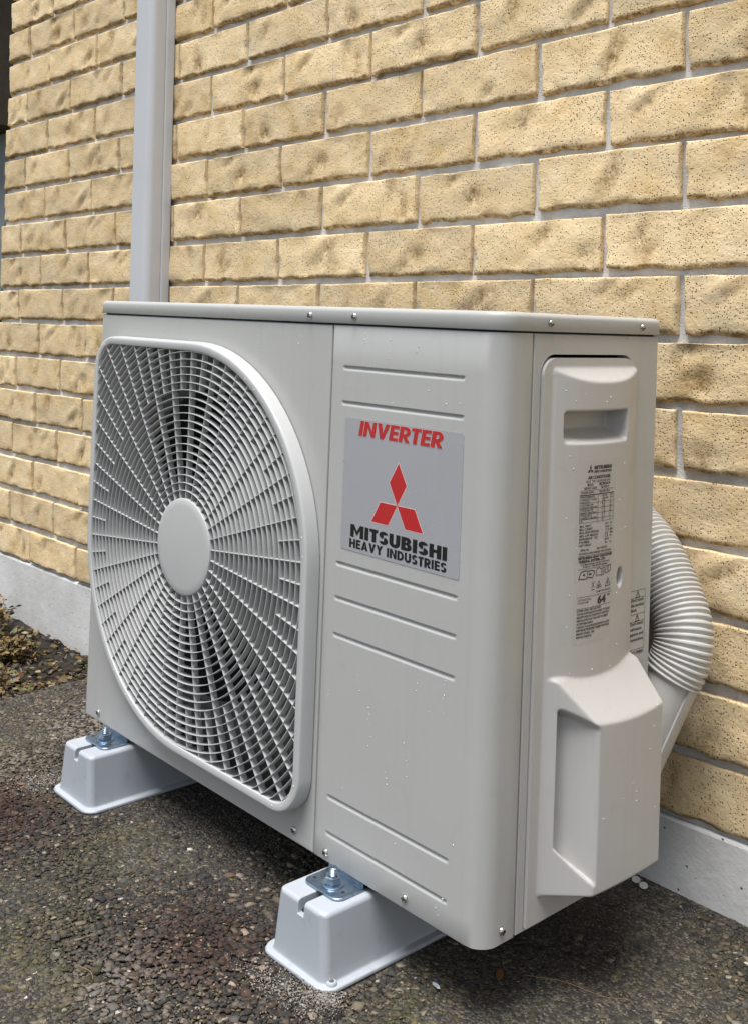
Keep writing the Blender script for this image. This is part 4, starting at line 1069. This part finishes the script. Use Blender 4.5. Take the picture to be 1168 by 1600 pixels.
MB().loft(loops, False, False).obj('ribbed_hose', M['hose'], con, 70)
e0 = pts[-1]; d0 = np.array((-0.30, -0.24, -0.93)); d0 /= np.linalg.norm(d0); a = np.cross(d0, (0, 1, 0)); a /= np.linalg.norm(a); b = np.cross(d0, a)
def tube(r, t0, t1): return [[tuple(e0+d0*t+r_k*(a*math.cos(g_)+b*math.sin(g_))) for g_ in np.linspace(0, 2*math.pi, 40, endpoint=False)] for t, r_k in ((t0, r), (t1, r))]
MB().loft(tube(0.0300, -0.02, 0.15), False, False).obj('spigot', M['hose'], con, 40)
# split line and raised half of the spigot
g0, g1 = math.radians(-150), math.radians(20)
lo = []
for t in (-0.004, 0.15):
    outer = [tuple(e0+d0*t+0.0330*(a*math.cos(g_)+b*math.sin(g_))) for g_ in np.linspace(g0, g1, 24)]
    inner = [tuple(e0+d0*t+0.0302*(a*math.cos(g_)+b*math.sin(g_))) for g_ in np.linspace(g1, g0, 24)]
    lo.append(outer+inner)
MB().loft(lo).obj('spigot_half', M['hose'], con, 40)

# ------------------------------------------------------------------ leaf litter and plants on the soil bed
def leaf_cloud(name, pos, size, yaw, tiltv, cols, mat, parent=None, seed=0, aspect=0.5):
    r = np.random.default_rng(seed); n = len(pos)
    prof = [(-0.5, 0.0), (-0.28, 0.36), (0.0, 0.5), (0.28, 0.34), (0.5, 0.0), (0.28, -0.34), (0.0, -0.5), (-0.28, -0.36), (-0.25, 0), (0, 0), (0.25, 0)]
    base = np.array([(x, y*aspect, 0.10*abs(y)+0.10*(x*x)) for x, y in prof])
    F = np.array([(0, 8, 1), (1, 8, 9), (1, 9, 2), (2, 9, 10), (2, 10, 3), (3, 10, 4), (0, 7, 8), (7, 9, 8), (7, 6, 9), (6, 10, 9), (6, 5, 10), (5, 4, 10)])
    V = base[None]*size[:, None, None]*np.stack([np.ones(n), r.uniform(0.7, 1.2, n), r.uniform(0.2, 2.5, n)], 1)[:, None, :]
    x, y, z = V[..., 0], V[..., 1], V[..., 2]
    cb, sb = np.cos(tiltv)[:, None], np.sin(tiltv)[:, None]; x, z = x*cb-z*sb, x*sb+z*cb
    rl = r.normal(0, 0.5, n); cr, sr = np.cos(rl)[:, None], np.sin(rl)[:, None]; y, z = y*cr-z*sr, y*sr+z*cr
    ca, sa = np.cos(yaw)[:, None], np.sin(yaw)[:, None]; x, y = x*ca-y*sa, x*sa+y*ca
    V = np.stack([x, y, z], -1)+pos[:, None, :]; nv = len(base)
    Fa = (F[None]+(np.arange(n)*nv)[:, None, None]).reshape(-1, 3)
    me = bpy.data.meshes.new(name); me.from_pydata(V.reshape(-1, 3).tolist(), [], Fa.tolist())
    at = me.attributes.new('tint', 'FLOAT_COLOR', 'POINT')
    at.data.foreach_set('color', np.repeat(np.column_stack([cols, np.ones(n)])[:, None, :], nv, 1).astype(np.float32).ravel())
    me.polygons.foreach_set('use_smooth', [True]*len(me.polygons))
    return obj(name, me, mat, parent)
LP = np.array([(0.24, 0.155, 0.05), (0.17, 0.10, 0.032), (0.10, 0.055, 0.022), (0.04, 0.026, 0.013), (0.32, 0.24, 0.11), (0.12, 0.13, 0.035), (0.045, 0.032, 0.018)])
def leafcols(n, w): return LP[rng.choice(len(LP), n, p=np.array(w)/sum(w))]*rng.uniform(0.4, 0.95, (n, 1))
n = 5200
x = X_EDGE-0.005-np.abs(rng.normal(0, 0.45, n)); y = rng.uniform(-0.75, YW-0.006, n); k = x > -3.0; x, y = x[k], y[k]; n = len(x)
tag(leaf_cloud('leaf_litter', np.column_stack([x, y, soil_z(x, y)+rng.uniform(0.001, 0.010, n)]), rng.uniform(0.008, 0.019, n), rng.uniform(0, 6.3, n), rng.normal(0, 0.35, n), leafcols(n, (1.0, 1.3, 2.5, 3.2, 0.5, 0.8, 3.5)), M['leaf'], None, 51), 'brown fallen leaves strewn over the dark soil', 'leaf litter', None, 'stuff')

def plant(cx, cy, rx, ry, hgt, nst, label, seed, w):
    z0 = float(soil_z(np.array(cx), np.array(cy)))
    root = empty('ground_cover_plant', (cx, cy, z0)); tag(root, label, 'plant', 'low plants on the soil bed')
    r = np.random.default_rng(seed); sm = MB(); P = []; Yw_ = []; Tl = []
    for k in range(int(nst*2.0)):
        bx, by = r.normal(0, rx*0.45), r.normal(0, ry*0.45); az = r.uniform(0, 6.28); ln = hgt*r.uniform(0.45, 0.95); lean = r.uniform(0.15, 0.9)
        prev = None; steps = 6
        for q in range(steps+1):
            t = q/steps; px_ = bx+math.cos(az)*lean*ln*t*t; py_ = by+math.sin(az)*lean*ln*t*t
            py_ = min(py_, YW-0.012-cy); pz_ = ln*t*(1-0.25*t*lean)
            sm_r = 0.0011*(1-0.6*t)
            cur = [(px_+sm_r*math.cos(g_), py_+sm_r*math.sin(g_), pz_) for g_ in (0, 2.1, 4.2)]
            if prev: sm.loft([prev, cur], False, False)
            prev = cur
            if q >= 2:
                for sgn in (-1, 1):
                    P.append((px_+r.normal(0, 0.003), py_+r.normal(0, 0.003)-0.002, pz_)); Yw_.append(az+sgn*r.uniform(0.6, 1.5)); Tl.append(r.normal(0.25, 0.35))
    tag(sm.obj('stems', M['brown_wood'], root, 60), kind='stuff')
    P = np.array(P); nn = len(P)
    # the leaf grows outward from its stalk end
    sz = r.uniform(0.010, 0.018, nn); P[:, 0] += np.cos(Yw_)*sz*0.5; P[:, 1] += np.sin(Yw_)*sz*0.5; P[:, 1] = np.minimum(P[:, 1], YW-0.010-cy)
    tag(leaf_cloud('leaves', P, sz, np.array(Yw_), np.array(Tl), leafcols(nn, w), M['leaf'], root, seed+1, 0.58), kind='stuff')
plant(-1.62, 0.26, 0.10, 0.06, 0.070, 34, 'low clump of tan yellow leaves against the concrete base, at the left edge', 61, (3, 2, 0.8, 0.4, 1.6, 0.8, 0.3))
plant(-1.83, 0.30, 0.10, 0.07, 0.085, 34, 'tan leafy clump at the far left below the wall corner', 62, (3, 2, 0.8, 0.4, 1.4, 1.0, 0.3))
plant(-1.24, 0.02, 0.06, 0.05, 0.035, 16, 'small low plant with green and tan leaves at the paving edge', 63, (1.5, 1.0, 0.6, 0.3, 0.8, 2.4, 0.3))
plant(-1.40, 0.12, 0.07, 0.06, 0.040, 14, 'sparse brown stemmed plant in the middle of the soil bed', 64, (1.5, 1.5, 1.2, 0.8, 0.8, 0.6, 0.8))
plant(-1.33, 0.33, 0.06, 0.04, 0.026, 14, 'tiny olive moss like tuft at the foot of the concrete base', 65, (0.4, 0.5, 0.8, 0.6, 0.1, 2.5, 0.6))

# single fallen things on the paving
def fallen_leaf(x, y, L, yaw, col, label, asp=0.32):
    o = leaf_cloud('fallen_leaf', np.array([(0.0, 0.0, 0.0)]), np.array([L]), np.array([yaw]), np.array([0.06]), np.array([col]), M['leaf'], None, int(abs(x*999)), asp)
    s = o.modifiers.new('solid', 'SOLIDIFY'); s.thickness = 0.0004
    o.location = (x, y, float(gz(x, y))+0.0045); tag(o, label, 'leaf', 'single leaves on the paving')
fallen_leaf(-0.053, 0.095, 0.024, 2.2, (0.20, 0.085, 0.03), 'curled brown leaf on the paving in the shade right of the near block')
fallen_leaf(-0.79, -0.10, 0.014, 0.4, (0.24, 0.09, 0.05), 'small reddish leaf on the paving left of the far block', 0.5)
fallen_leaf(-1.118, 0.205, 0.020, 1.0, (0.34, 0.17, 0.04), 'orange brown leaf at the paving edge beside the unit', 0.6)
ch = MB().loft([[(x*s, y*s*0.45, z) for x, y in ((-0.008, 0.0), (-0.004, -0.005), (0.006, -0.004), (0.008, 0.001), (0.004, 0.005), (-0.005, 0.004))] for s, z in ((0.8, 0.0), (1.0, 0.0008), (0.85, 0.0018))])
o = ch.obj('plastic_chip', M['pvc'], None, 0); o.location = (-0.082, 0.027, float(gz(-0.082, 0.027))+0.0042); o.rotation_euler = (0.1, -0.1, -0.3); tag(o, 'small white plastic chip on the paving near the block', 'plastic chip')
def ring_bit(x, y, label):
    m = MB().loft([[(px_, py_, z) for px_, py_ in circle(q, 18)] for q, z in ((0.0052, 0.0), (0.0056, 0.0006), (0.0052, 0.0016), (0.0026, 0.0018), (0.0022, 0.0008))], True, True)
    o = m.obj('plastic_washer', M['hose'], None, 40); o.location = (x, y, float(gz(x, y))+0.0040); o.rotation_euler = (0.25, 0.2, 0); tag(o, label, 'washer', 'washers dropped by the wall')
ring_bit(-0.074, 0.386, 'round pale plastic washer by the concrete base, the left of two')
ring_bit(-0.060, 0.381, 'round pale plastic washer by the concrete base, the right of two')
def twig(pts, r, label):
    P = catmull(np.array(pts), 6); P = np.column_stack([P[:, 0], P[:, 1], gz(P[:, 0], P[:, 1])+0.005+P[:, 2]])
    m = MB().loft([[(p[0], p[1]+r*math.cos(g_), p[2]+r*math.sin(g_)) for g_ in np.linspace(0, 6.283, 6, endpoint=False)] for p in P])
    tag(m.obj('dry_twig', M['twig'], None, 60), label, 'twig', 'dry stalks on the paving')
M['twig'] = simple('dry_straw', (0.22, 0.14, 0.06), 0.7)
twig([(-0.345, -0.245, 0), (-0.325, -0.24, 0.001), (-0.312, -0.243, 0)], 0.0005, 'straight straw coloured stalk on the paving in the left foreground')
twig([(-0.035, 0.115, 0), (0.0, 0.137, 0.001), (0.04, 0.150, 0), (0.06, 0.163, 0.002)], 0.0003, 'thin bent twig in the shade under the service cover')

# ------------------------------------------------------------------ what shows past the wall corner
hs_ = empty('neighbouring_house', (-14.5, 4.6, 0.0)); tag(hs_, 'pale neighbouring house with dark brown upper storey past the wall corner', 'house')
def hp(name, a, b, mat, par=hs_): return MB().box(a, b).obj(name, mat, par, 0)
hp('wall', (-3, 0, -0.2), (3, 5, 2.93), M['pale_wall']); hp('upper_storey', (-3.3, -0.4, 2.95), (3.3, 5.3, 5.30), M['brown_wood'])
MB().add([(-3.6, -0.7, 5.32), (3.6, -0.7, 5.32), (3.6, 5.6, 5.32), (-3.6, 5.6, 5.32), (-1.5, 2.4, 7.2), (1.5, 2.4, 7.2)], [(0, 1, 5, 4), (1, 2, 5), (2, 3, 4, 5), (3, 0, 4)]).obj('roof', M['brown_wood'], hs_, 0)
wn_ = hp('window', (-0.8, -0.04, 0.9), (0.8, 0.02, 2.0), M['dark'])
for a in (-0.84, -0.03, 0.79): hp('window_frame', (a, -0.06, 0.86), (a+0.06, -0.041, 2.04), M['duct'], wn_)
hd = empty('garden_hedge', (-8.6, 3.4, -0.1)); tag(hd, 'green garden hedge past the wall corner', 'hedge')
n = 5000; hx = rng.uniform(-2.4, 2.4, n); hy = rng.normal(0, 0.28, n); hz = rng.uniform(0.05, 1.0, n)*(1+0.12*np.sin(hx*4))
tag(leaf_cloud('leaves', np.column_stack([hx, hy, hz]), rng.uniform(0.05, 0.09, n), rng.uniform(0, 6.3, n), rng.normal(0, 0.6, n), np.array([(0.05, 0.085, 0.025)])*rng.uniform(0.5, 1.5, (n, 1)), M['leaf'], hd, 77, 0.6), kind='stuff')
sm2 = MB()
for k in range(9):
    a = -2.1+k*0.52; sm2.loft([[(a+q*math.cos(g_), q*math.sin(g_), z) for g_ in np.linspace(0, 6.283, 6, endpoint=False)] for q, z in ((0.03, 0), (0.012, 0.8))])
tag(sm2.obj('stems', M['brown_wood'], hd, 60), kind='stuff')
